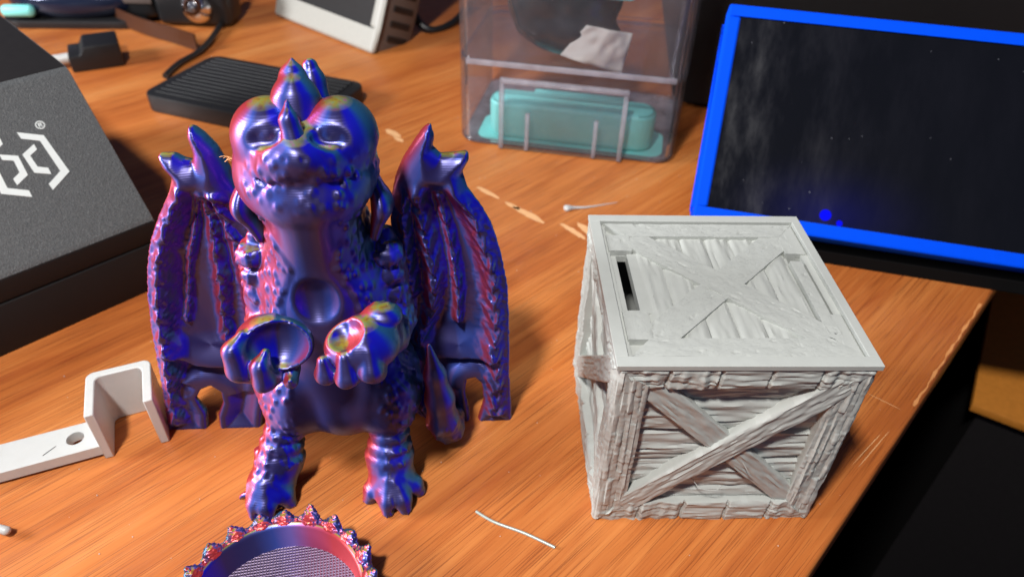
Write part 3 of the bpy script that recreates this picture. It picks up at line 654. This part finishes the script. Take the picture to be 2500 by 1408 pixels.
# stray print hairs between the wing tip and the head
b = MB(); rs = random.Random(4)
for i in range(16):
    x = -2.2+rs.random()*1.0; z = 9.85+rs.random()*0.3-0.1*i/16; y = 0.5+rs.random()*0.4
    b.tube(catmull([(x, y, z), (x+0.12, y, z+rs.uniform(-0.1, 0.14)), (x+0.22, y, z+rs.uniform(-0.1, 0.1)), (x+0.3, y, z+rs.uniform(-.12, .12))], 4), 0.008, 4)
h = b.build('stray_hairs', M['pale'], dragon); h['kind'] = 'stuff'

# ------------------------------------------------------------------ spiky round lid in the foreground
lidr = empty('spiky_round_tray', (-5.714, 8.92, 0), 0, 'round shallow iridescent tray with a spiky crown edge at the bottom of the picture', 'tray')
b = MB(); b.lathe([(2.22, 0.0), (2.34, 0.12), (2.34, 0.92), (2.24, 1.08), (2.17, 1.07), (2.12, 1.0), (2.08, 0.16), (2.06, 0.14)], n=128)
bmesh.ops.delete(b.bm, geom=[f for f in b.bm.faces if len(f.verts) > 4], context='FACES_ONLY')
b.build('wall', M['silk'], lidr, smooth=50, rot=(0, 0, R(38)))
def meshfloor():
    q = NT('cross_hatched_print'); c = q.coord(rot=(0, 0, R(0)))
    sx = q.n('ShaderNodeSeparateXYZ'); q.l(c, sx.inputs[0])
    w1 = q.math('SINE', q.math('MULTIPLY', sx.outputs[0], 2*math.pi/0.085)); w2 = q.math('SINE', q.math('MULTIPLY', sx.outputs[1], 2*math.pi/0.085))
    hh = q.math('MAXIMUM', w1, w2)
    q.l(q.ramp(q.math('MULTIPLY_ADD', hh, 0.5, 0.5), [(0.2, srgb(70, 50, 70)), (0.9, srgb(120, 104, 130))]), q.b.inputs['Base Color'])
    q.set(Metallic=0.5, Roughness=0.4); q.l(q.bump(hh, 0.6, 0.02), q.b.inputs['Normal']); return q.m
M['hatch'] = meshfloor()
b = MB(); b.lathe([(0.0, 0.0), (2.08, 0.0), (2.08, 0.15), (0.0, 0.15)], n=96); o = b.build('floor_disc', M['hatch'], lidr, smooth=40); o.rotation_euler.z = R(12)
rs = random.Random(11); spk = []
for v in range(3):
    s = SDF((-0.22, -0.45, -1.05), (0.6, 0.45, 0.5), 0.03)
    s.path([(0.06, 0, -1.0), (0.05, 0, -0.1), (0.14, 0.0, 0.10), (0.28+0.05*v, -0.04+0.04*v, 0.30+0.05*v)], [0.26, 0.28, 0.22, 0.06], 0.06)
    s.path([(0.05, -0.33, -0.95), (0.05, -0.3, -0.1), (0.10, -0.28, 0.0)], [0.11, 0.09, 0.05], 0.08); s.path([(0.05, 0.33, -0.95), (0.05, 0.3, -0.08), (0.12, 0.27, 0.04)], [0.1, 0.10, 0.05], 0.08)
    s.bump(lambda X, Y, Z: 0.035*sstep(0.6, 0.1, cell3(X*8+3*v, Y*8, Z*8, 12+v))+0.012*np.sin(Z*90))
    spk.append(s.mesh('spike'))
NS = 22
for i in range(NS):
    a = 2*math.pi*i/NS+0.02+0.05*(rs.random()-0.5); o = link('spike', spk[i % 3], M['silk'], lidr, (2.31*math.cos(a), 2.31*math.sin(a), 1.05+0.05*(rs.random()-0.5)), (0, 0, a)); o.scale = (0.7, 1.0, 0.5+0.35*rs.random())
# ------------------------------------------------------------------ white clip on the left
hook = empty('white_clip', (-12.62, 13.84, 0), R(24), 'white plastic clip with a U shaped bracket and a long arm with a round hole', 'clip')
b = MB(); HWd, HD, tk = 1.90, 1.9, 0.27
def qarc(cx, cy, r, a0, a1, n=6): return [(cx+r*math.cos(R(a0+(a1-a0)*k/n)), cy+r*math.sin(R(a0+(a1-a0)*k/n))) for k in range(n+1)]
U = [(0, 0)]+qarc(0.25, HD-0.25, 0.25, 180, 90)+qarc(HWd-0.25, HD-0.25, 0.25, 90, 0)+[(HWd, 0), (HWd-tk, 0)]+qarc(HWd-tk-0.2, HD-tk-0.2, 0.2, 0, 90)+qarc(tk+0.2, HD-tk-0.2, 0.2, 90, 180)+[(tk, 0)]
b.prism(U, lambda p, t: (p[0], p[1], t), 0.01, 2.0)
o = b.build('bracket', M['white'], hook, smooth=35); bv = o.modifiers.new('soft', 'BEVEL'); bv.width = 0.035; bv.segments = 2; bv.limit_method = 'ANGLE'; bv.angle_limit = R(40)
b = MB(); n = 24; out = [(-9.0, 0.10), (0.0, 0.10), (0.0, 1.30), (-9.0, 1.30)]
# arm with a through hole: two halves round the hole
hc, hr = (-0.72, 0.72), 0.26
def armpart(sgn):
    arc = [(hc[0]+hr*math.cos(t), hc[1]+hr*math.sin(t)) for t in np.linspace(math.pi, 0, 13)*sgn]
    if sgn > 0: return [(-9.0, 1.30), (-9.0, hc[1])]+arc+[(0.02, hc[1]), (0.02, 1.30)]
    return [(-9.0, 0.10), (-9.0, hc[1])]+arc+[(0.02, hc[1]), (0.02, 0.10)]
for sg in (1, -1): b.prism(armpart(sg), lambda p, t: (p[0], p[1], t), 0.14, 0.52)
bmesh.ops.remove_doubles(b.bm, verts=b.bm.verts[:], dist=1e-4)
bmesh.ops.delete(b.bm, geom=[f for f in b.bm.faces if abs(f.normal.z) < 0.1 and all(abs(v.co.y-hc[1]) < 1e-4 for v in f.verts)], context='FACES_ONLY')
b.build('arm', M['white'], hook, smooth=30)
b = MB(); b.tube([(-1.6, 0.35, 0.522), (-1.25, 0.6, 0.522)], 0.012, 5); b.build('scratch', M['black'], hook)
# ------------------------------------------------------------------ small loose bits
fil = MB(); fil.tube(catmull([(-0.86, 12.36, 0.05), (-0.3, 12.02, 0.05), (0.6, 11.68, 0.055), (1.47, 11.26, 0.05)], 8), 0.045, 8)
M['fil'] = plain('pale_silk_strand', srgb(176, 186, 178), 0.35, 0.3)
tag(fil.build('filament_strand', M['fil'], None, smooth=60), 'short pale straight strand of filament lying in front of the crate', 'filament')
g = MB(); g.tube(catmull([(2.35, 29.0, 0.08), (2.6, 29.08, 0.1), (2.9, 29.15, 0.08), (3.4, 29.25, 0.05), (4.1, 29.5, 0.03), (5.0, 29.85, 0.02)], 6), [0.02, 0.12, 0.17, 0.2, 0.21, 0.2, 0.18, 0.17, 0.15, 0.13, 0.11, 0.10]+list(np.linspace(0.09, 0.012, 19)), 10, 0.7)
tag(g.build('plastic_blob', M['white'], None, smooth=60), 'small white plastic blob with a thin tail on the desk behind the crate', 'plastic scrap')
g = MB(); g.tube([(-16.5, 11.6, 0.42), (-14.3, 11.14, 0.30), (-14.05, 11.09, 0.28), (-13.98, 11.07, 0.27)], [0.11, 0.12, 0.13, 0.07], 12)
tag(g.build('white_stick', M['white'], None, smooth=60), 'end of a thin white stick poking in at the lower left edge', 'stick')
# ------------------------------------------------------------------ black machine housing at left with a printed emblem
mc = empty('black_machine_housing', (-13.924, 22.896, 0), math.atan2(0.72424, 0.68954), 'large black grainy machine housing with sloping front and white bracket emblem at left', 'machine')
b = MB(); b.prism([(0.0, 2.02), (0.0, 2.86), (0.12, 3.06), (4.12, 7.62), (4.40, 7.74), (16, 7.74), (16, 2.02)], lambda p, t: (t, p[0], p[1]), -34, 0.0, 0.05); shell = b.build('shell', M['speckle'], mc, smooth=25)
shell.data.materials.append(M['blackmatte'])
for p in shell.data.polygons:
    if p.normal.y < -0.9 or p.normal.z > 0.95: p.material_index = 1
b = MB(); b.box((-33.9, -0.06, 0.0), (-0.05, 15.9, 1.98), 0.03); b.build('base', M['blackmatte'], mc, smooth=30)
sl = Vector((0, 0.6644, 0.7474)); e2 = Vector((0, 0.6644, 0.7474)).normalized(); nn = Vector((0, -e2.z, e2.y))
def onslope(p, up=0.0): return Vector((0, 0.0, 3.0))+Vector((p[0], 0, 0))+e2*p[1]+nn*up
def flat(name, polys, m, up=-0.006):
    v = []; f = []
    for P in polys:
        n0 = len(v); n = len(P); v += [onslope(p, up-0.1) for p in P]+[onslope(p, up) for p in P]
        f.append(list(range(n0+n, n0+2*n))); f += [[n0+i, n0+(i+1) % n, n0+n+(i+1) % n, n0+n+i] for i in range(n)]
    me = mesh(name, [tuple(x) for x in v], f); bm = bmesh.new(); bm.from_mesh(me); bmesh.ops.recalc_face_normals(bm, faces=bm.faces[:]); bm.to_mesh(me); bm.free()
    return link(name, me, m, mc)
RB = [(-2.62, 4.54), (-1.90, 4.17), (-1.76, 2.66), (-2.55, 2.22), (-2.57, 2.47), (-2.02, 2.78), (-2.10, 4.02), (-2.60, 4.28)]
CC = [(-2.33, 3.97), (-2.83, 3.74), (-2.79, 3.0), (-2.33, 2.77), (-2.32, 3.02), (-2.60, 3.17), (-2.63, 3.62), (-2.33, 3.76)]
flip = lambda P: [(-5.80-x, y) for x, y in P]
for nm, P in (('bracket_mark', RB), ('inner_mark', CC), ('bracket_mark', flip(RB)), ('inner_mark', flip(CC))): flat(nm, [P], M['print'])
def ring_poly(c, r0, r1, n=28):
    out = []
    for i in range(n):
        a, d = 2*math.pi*i/n, 2*math.pi*(i+1)/n
        out.append([(c[0]+r0*math.cos(a), c[1]+r0*math.sin(a)), (c[0]+r1*math.cos(a), c[1]+r1*math.sin(a)), (c[0]+r1*math.cos(d), c[1]+r1*math.sin(d)), (c[0]+r0*math.cos(d), c[1]+r0*math.sin(d))])
    return out
rc = (-1.83, 4.56)
flat('registered_ring', ring_poly(rc, 0.12, 0.155), M['print'])
Rl = [[(-0.06, -0.08), (-0.03, -0.08), (-0.03, 0.08), (-0.06, 0.08)], [(-0.03, 0.05), (0.03, 0.05), (0.06, 0.08), (-0.03, 0.08)], [(0.03, 0.05), (0.03, 0.02), (0.06, 0.0), (0.06, 0.08)], [(-0.03, -0.01), (0.06, 0.0), (0.03, 0.02), (-0.03, 0.02)], [(-0.005, -0.01), (0.035, -0.08), (0.07, -0.08), (0.03, -0.01)]]
flat('registered_letter', [[(rc[0]+x, rc[1]+y) for x, y in P] for P in Rl], M['print'])
b = MB(); b.lathe([(0, 0), (0.32, 0), (0.30, 0.02), (0, 0.02)], (-2.75, 6.4, 7.742), 20); o = b.build('yellow_mark', M['yellow'], mc)
# ------------------------------------------------------------------ blue framed tablet leaning back
th = Vector((0.975, -0.2216, 0)).normalized(); tu = Vector((0.141, 0.6208, 0.7711)).normalized(); tn = th.cross(tu)
TM = Matrix(((th.x, tu.x, tn.x, 0), (th.y, tu.y, tn.y, 0), (th.z, tu.z, tn.z, 0), (0, 0, 0, 1)))
tb = empty('blue_framed_display', (7.66, 26.0, 0), 0, 'dark dusty display in a bright blue printed frame leaning back behind the crate', 'display')
TL = Matrix.Translation((0, 0, 1.75)) @ TM
b = MB(); tw, thh = 17.5, 9.38
pts = [(0.0, 0.0), (tw, 0.0), (tw, thh), (0, thh)]
for lo, hi in (((0, 0, -1.35), (tw, 0.58, 0)), ((0, thh-0.52, -1.35), (tw, thh, 0)), ((0, 0.58, -1.35), (0.56, thh-0.52, 0)), ((tw-0.56, 0.58, -1.35), (tw, thh-0.52, 0))): b.box(lo, hi)
bmesh.ops.remove_doubles(b.bm, verts=b.bm.verts[:], dist=1e-4)
o = b.build('frame', M['blue'], tb); o.matrix_local = TL
bv = o.modifiers.new('soft', 'BEVEL'); bv.width = 0.10; bv.segments = 2; bv.limit_method = 'ANGLE'
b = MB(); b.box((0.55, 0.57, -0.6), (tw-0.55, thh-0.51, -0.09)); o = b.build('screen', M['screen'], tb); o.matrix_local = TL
b = MB(); b.box((0.3, 0.3, -1.7), (tw-0.3, thh-0.3, -1.36)); o = b.build('back_plate', M['blackmatte'], tb); o.matrix_local = TL
b = MB(); b.lathe([(0, 0), (0.24, 0), (0.22, 0.03), (0, 0.03)], (5.35, 0.98, -0.088), 20); o = b.build('power_led', M['led'], tb); o.matrix_local = TL
b = MB(); b.lathe([(0, 0), (0.13, 0), (0.12, 0.02), (0, 0.02)], (5.95, 0.72, -0.088), 14, ); o = b.build('power_led', M['led'], tb); o.matrix_local = TL
b = MB(); b.prism([(0.75, 0.0), (9.0, 0.0), (9.0, 6.0), (1.9, 0.62), (0.75, 0.62)], lambda p, t: (t, p[0], p[1]), 0.5, 17.0, 0.05); b.build('stand', M['void'], tb, rot=(0, 0, -0.2235))
# ------------------------------------------------------------------ clear acrylic container
ct = empty('clear_container', (-3.2, 35.5, 0), R(-9.8), 'clear acrylic drawer container with teal contents standing behind the dragon and crate', 'container')
CW, CD, CH = 11.6, 8.5, 15.0
def rrect(x0, y0, x1, y1, r, n=5):
    out = []
    for cx, cy, a0 in ((x1-r, y0+r, -90), (x1-r, y1-r, 0), (x0+r, y1-r, 90), (x0+r, y0+r, 180)):
        for k in range(n+1): a = R(a0+90*k/n); out.append((cx+r*math.cos(a), cy+r*math.sin(a)))
    return out
def ringwall(b, x0, y0, x1, y1, r, t, z0, z1):
    O_ = rrect(x0, y0, x1, y1, r); I_ = rrect(x0+t, y0+t, x1-t, y1-t, max(0.05, r-t)); n = len(O_)
    L = [[b.bm.verts.new((p[0], p[1], z)) for p in P] for P, z in ((O_, z0), (O_, z1), (I_, z1), (I_, z0))]
    for A, B in zip(L, L[1:]+L[:1]):
        for i in range(n): b.bm.faces.new((A[i], A[(i+1) % n], B[(i+1) % n], B[i]))
b = MB(); ringwall(b, 0, 0, CW, CD, 0.9, 0.16, 0.25, 4.5); b.build('drawer_shell', M['clear'], ct, smooth=40)
b = MB(); ringwall(b, 0, 0, CW, CD, 0.9, 0.16, 4.75, CH); b.build('upper_shell', M['clear'], ct, smooth=40)
b = MB(); b.prism(rrect(0.02, 0.02, CW-0.02, CD-0.02, 0.9), lambda p, t: (p[0], p[1], t), 4.52, 4.74); b.build('shelf', M['clear'], ct, smooth=40)
b = MB(); b.box((0.5, -0.12, 4.5), (CW-0.5, 0.0, 4.8), 0.05); b.build('front_lip', M['acrylic_edge'], ct, smooth=40)
b = MB(); b.prism(rrect(0.1, 0.1, CW-0.1, CD-0.1, 0.9), lambda p, t: (p[0], p[1], t), 0.1, 0.24); b.build('base_plate', M['acrylic_edge'], ct, smooth=40)
for lo, hi in (((2.3, -0.34, 3.75), (8.9, -0.02, 4.0)), ((2.3, -0.34, 0.1), (2.55, -0.02, 3.748)), ((8.65, -0.34, 0.1), (8.9, -0.02, 3.748))):
    b = MB(); b.box(lo, hi, 0.05); b.build('latch_bar', M['acrylic_edge'], ct, smooth=40)
for x in (3.7, 7.3):
    b = MB(); b.box((x, -0.3, 0.1), (x+0.22, -0.02, 2.2), 0.04); b.build('latch_hinge', M['acrylic_edge'], ct, smooth=40)
b = MB(); b.box((2.551, -0.25, 0.12), (8.649, -0.16, 3.74)); b.build('latch_flap', M['clear'], ct, smooth=40)
for x in (0.6, CW-1.2): 
    b = MB(); b.box((x, 0.6, 0), (x+0.6, 1.2, 0.1)); b.build('foot', M['blackmatte'], ct)
cpos = lambda x, y, z: ct.matrix_basis @ Vector((x, y, z))
bpy.context.view_layer.update()
def incont(name, mb, m, label, cat, smooth=45):
    o = mb.build(name, m, None, smooth=smooth); o.matrix_world = Matrix.Translation((ct.location.x, ct.location.y, 0)) @ Matrix.Rotation(R(-9.8), 4, 'Z'); tag(o, label, cat); return o
b = MB(); b.prism(rrect(1.5, 0.6, 10.4, 2.6, 0.9, 8), lambda p, t: (p[0], t*0+p[1], t), 0.27, 2.3, 0.25); incont('soap_bar', b, M['teal'], 'rounded teal block at the bottom of the clear container', 'block')
b = MB(); b.prism(rrect(0.9, 0.35, 11.0, 3.4, 0.7, 6), lambda p, t: (p[0], p[1], t), 0.245, 0.265); b.box((3.3, 3.5, 0.3), (8.8, 5.5, 1.2), 0.2); incont('teal_tray', b, M['teal'], 'flat teal tray under the block in the clear container', 'tray')
s = SDF((-3.6, -2.6, -0.1), (3.6, 2.6, 6.5), 0.12); s.ell((0, 0, 2.6), (2.9, 1.9, 2.6), 0.2); s.ell((0.4, -0.6, 1.2), (2.6, 1.5, 1.2), 0.4); s.ell((1.0, 0.3, 3.7), (1.7, 1.3, 2.0), 0.4)
s.bump(lambda X, Y, Z: 0.25*(vn(X*0.9+Z*0.3, Z*0.8+Y, 5)-0.5)); o = link('pouch', s.mesh('pouch'), None); o.data.materials.append(plain('glossy_black_film', (0.05, 0.05, 0.055, 1), 0.2, 0.5, bump=0.6, bscale=0.9))
o.matrix_world = Matrix.Translation(cpos(5.0, 2.7, 4.76)) @ Matrix.Rotation(R(-9.8), 4, 'Z'); tag(o, 'crumpled glossy black pouch in the upper part of the clear container', 'pouch')
gx, gz = np.meshgrid(np.linspace(-1.5, 1.6, 22), np.linspace(-0.85, 1.0, 14), indexing='ij')
gy = 0.35*(vn(gx*1.1, gz*1.3, 31)-0.5)+0.16*(vn(gx*3, gz*3, 32)-0.5)+0.10*gx**2
gxx = gx*(1-0.16*(gz+0.85)); gi = np.arange(22*14).reshape(22, 14)
me = mesh('paper_label', np.stack([gxx, gy, gz+0.22*gx], -1).reshape(-1, 3), np.stack([gi[:-1, :-1], gi[1:, :-1], gi[1:, 1:], gi[:-1, 1:]], -1).reshape(-1, 4), True)
o = link('paper_label', me, M['paper']); o.modifiers.new('thick', 'SOLIDIFY').thickness = 0.02; o.matrix_world = Matrix.Translation(cpos(7.1, 0.35, 5.75)) @ Matrix.Rotation(R(-9.8), 4, 'Z') @ Matrix.Rotation(0.42, 4, 'Y') @ Matrix.Rotation(-0.25, 4, 'X'); tag(o, 'crumpled pale paper slip in front of the black pouch in the clear container', 'paper slip')
b = MB(); b.box((2.2, 0.8, 7.9), (8.6, 1.6, 8.6), 0.25); incont('teal_bar', b, M['teal'], 'teal bar above the black pouch in the clear container', 'bar')
# ------------------------------------------------------------------ black ribbed slab
sb = empty('ribbed_slab', (-21.5, 38.1, 0), R(-19), 'flat black ribbed plastic slab lying behind the dragon head', 'slab')
SA, SBd = 11.0, 6.4
b = MB(); b.prism(rrect(0, 0, SA, SBd, 0.8, 5), lambda p, t: (p[0], p[1], t), 0, 1.05, 0.12); b.build('slab_body', M['black'], sb, smooth=40)
ribm = None
for i in range(13):
    y = 0.6+i*0.435
    if ribm is None:
        b = MB(); b.box((0.7, -0.12, 0), (SA-0.7, 0.12, 0.08), 0.04); o = b.build('rib', M['black'], sb, loc=(0, y, 1.06)); ribm = o.data
    else: link('rib', ribm, None, sb, (0, y, 1.06))
# ------------------------------------------------------------------ usb plug with white cable
us = empty('usb_plug', (-27.2, 44.6, 0), R(28), 'small black stepped plug with a white cable next to the black housing', 'plug')
b = MB(); b.prism([(-1.5, 0), (1.5, 0), (1.5, 1.5), (-0.5, 1.5), (-0.8, 1.0), (-1.5, 1.0)], lambda p, t: (p[0], t, p[1]), -1.1, 1.4, 0.1); b.build('plug_body', M['black'], us, smooth=35)
b = MB(); b.tube(catmull([(-1.5, 0.1, 0.55), (-2.6, 0.2, 0.5), (-5, 0.8, 0.4), (-9, 2.5, 0.4)], 6), 0.33, 10); b.build('cable', M['white'], us, smooth=60)
# ------------------------------------------------------------------ white framed device at the back
dv = empty('grey_framed_device', (-18.6, 54.4, 0), math.atan2(-0.639, 0.769), 'off white framed device with dark front leaning back at the top of the picture', 'device')
DM = Matrix.Translation((0, 0, 0.15)) @ Matrix.Rotation(R(-24), 4, 'X')
DW, DHt, DDp = 11.2, 14, 3.6
b = MB()
for lo, hi in (((0, 0, 0), (DW, 0.5, 1.6)), ((0, 0, 1.6), (2.4, 0.5, DHt)), ((DW-0.85, 0, 1.6), (DW, 0.5, DHt))): b.box(lo, hi)
bmesh.ops.remove_doubles(b.bm, verts=b.bm.verts[:], dist=1e-4); o = b.build('front_frame', M['offwhite'], dv); o.matrix_local = DM; bv = o.modifiers.new('soft', 'BEVEL'); bv.width = 0.35; bv.segments = 3; bv.limit_method = 'ANGLE'
b = MB(); b.box((2.3, 0.2, 1.55), (DW-0.8, 0.45, DHt-0.1)); o = b.build('dark_panel', M['blackmatte'], dv); o.matrix_local = DM
M['taupe'] = plain('taupe_casing', srgb(96, 84, 78), 0.55)
b = MB(); b.box((0.15, 0.5, 0.15), (DW-0.15, DDp, DHt-0.15), 0.3); o = b.build('casing', M['taupe'], dv, smooth=40); o.matrix_local = DM
for i in range(8):
    b = MB(); b.box((DW-0.17, 1.2, 1.0+i*1.0), (DW-0.07, 3.0, 1.4+i*1.0), 0.04); o = b.build('vent', M['black'], dv); o.matrix_local = DM
# ------------------------------------------------------------------ head torch like gear at the top left
hs = empty('hinged_headset', (-23.2, 51.2, 0), 0, 'black hinged headset with steel ball bolt and curved brown band at the top left', 'headset')
hm = lambda x, y, z: (x+23.2, y-51.2, z)
b = MB(); b.box((-2.8, 0.2, 0.1), (2.5, 3.0, 3.4), 0.5, None, 3); b.build('hinge_block', M['black'], hs, smooth=40)
b = MB(); b.box((-7.2, 0.6, 0.4), (-2.9, 2.8, 2.4), 0.5, None, 3); b.build('hinge_arm', M['black'], hs, smooth=40)
b = MB(); b.box((-6.8, 0.45, 1.5), (-3.0, 0.62, 2.1), 0.06); b.build('hinge_plate', M['taupe'], hs, smooth=40)
BM = Matrix.Translation((0.3, 0.25, 1.55)) @ Matrix.Rotation(R(72), 4, 'X')
b = MB(); b.lathe([(0, 1.0), (0.5, 0.92), (0.9, 0.6), (1.12, 0.1), (1.12, -0.2)], (0, 0, 0), 28, BM); b.build('ball_bolt', M['chrome'], hs, smooth=60)
b = MB(); b.lathe([(0.62, 0.84), (0.42, 1.12), (0.40, 0.95), (0.0, 0.9)], (0, 0, 0), 20, BM); b.build('bolt_socket', M['brown'], hs, smooth=60)
def strip(pts, w, t, name, m, parent):
    b = MB(); P = [Vector(p) for p in catmull(pts, 10)]; rows = []
    for i, p in enumerate(P):
        d = (P[min(i+1, len(P)-1)]-P[max(i-1, 0)]).normalized(); u = Vector((0, 0, 1)); u = (u-d*u.dot(d)).normalized(); sd = d.cross(u)
        rows.append([b.bm.verts.new(p+u*w*q+sd*t*k) for q, k in ((0, -1), (1, -1), (1, 1), (0, 1))])
    for a, c in zip(rows, rows[1:]):
        for k in range(4): b.bm.faces.new((a[k], a[(k+1) % 4], c[(k+1) % 4], c[k]))
    b.bm.faces.new(rows[0]); b.bm.faces.new(rows[-1][::-1])
    return b.build(name, m, parent, smooth=60)
strip([hm(-36, 60, 0.8), hm(-34.2, 56.7, 0.4), hm(-29.8, 52.3, 0.2), hm(-26.6, 49.9, 0.1), hm(-23.9, 48.4, 0.1), hm(-21.6, 47.0, 0.1)], 1.1, 0.06, 'band', M['brown'], hs)
tea = empty('dark_goggles', (-32, 53, 0), R(4), 'dark goggles lens with teal reflections lying at the top left corner', 'goggles')
s = SDF((-5.5, -3, 0), (5.5, 3.5, 4.2), 0.12); s.ell((0, 0, 1.5), (4.9, 2.5, 1.6), 0.1); s.ell((0, 1.5, 2.5), (4.5, 2.5, 1.4), 0.5)
o = link('lens', s.mesh('lens'), None, tea); o.data.materials.append(plain('iridescent_lens', srgb(36, 44, 66), 0.15, 0.3)); 
b = MB(); b.prism(rrect(-5.0, -2.6, 5.0, 3, 1.5), lambda p, t: (p[0], p[1], t), 0.0, 0.55, 0.1); b.build('frame', M['black'], tea, smooth=40)
b = MB(); b.box((-4.4, -2.75, 0.8), (-2.2, -2.0, 1.6), 0.3); b.build('teal_reflection', M['teal'], tea, smooth=50)  # small teal block stands in for the reflection in the lens
def cable(pts, r, label, m='black'):
    b = MB(); b.tube(catmull(pts, 10), r, 8); tag(b.build('cable', M[m], None, smooth=60), label, 'cable')
cable([(-22.0, 64, 0.5), (-22.1, 57.9, 0.4), (-21.4, 50.5, 0.3), (-21.3, 46.9, 0.22), (-21.9, 44.5, 0.2), (-22.0, 42.5, 0.2)], 0.2, 'thin black cable running from the headset towards the ribbed slab')
cable([(-9.5, 66, 3), (-8.5, 55, 2.2), (-7.0, 52.0, 0.4), (-5.0, 53.5, 0.25), (-3.2, 58, 1.2)], 0.28, 'black cable loop between the framed device and the clear container')
# ------------------------------------------------------------------ dark computer case behind the display
cs = empty('dark_case', (9.2, 40.5, 0), R(-6), 'tall black computer case standing behind the blue framed display', 'computer case')
b = MB(); b.box((0, 0, 0.3), (45, 28, 34), 0.5); b.build('case_body', M['blackmatte'], cs, smooth=40)
b = MB()
b.box((1, 1, 0), (44, 27, 0.3)); b.build('case_foot', M['void'], cs)
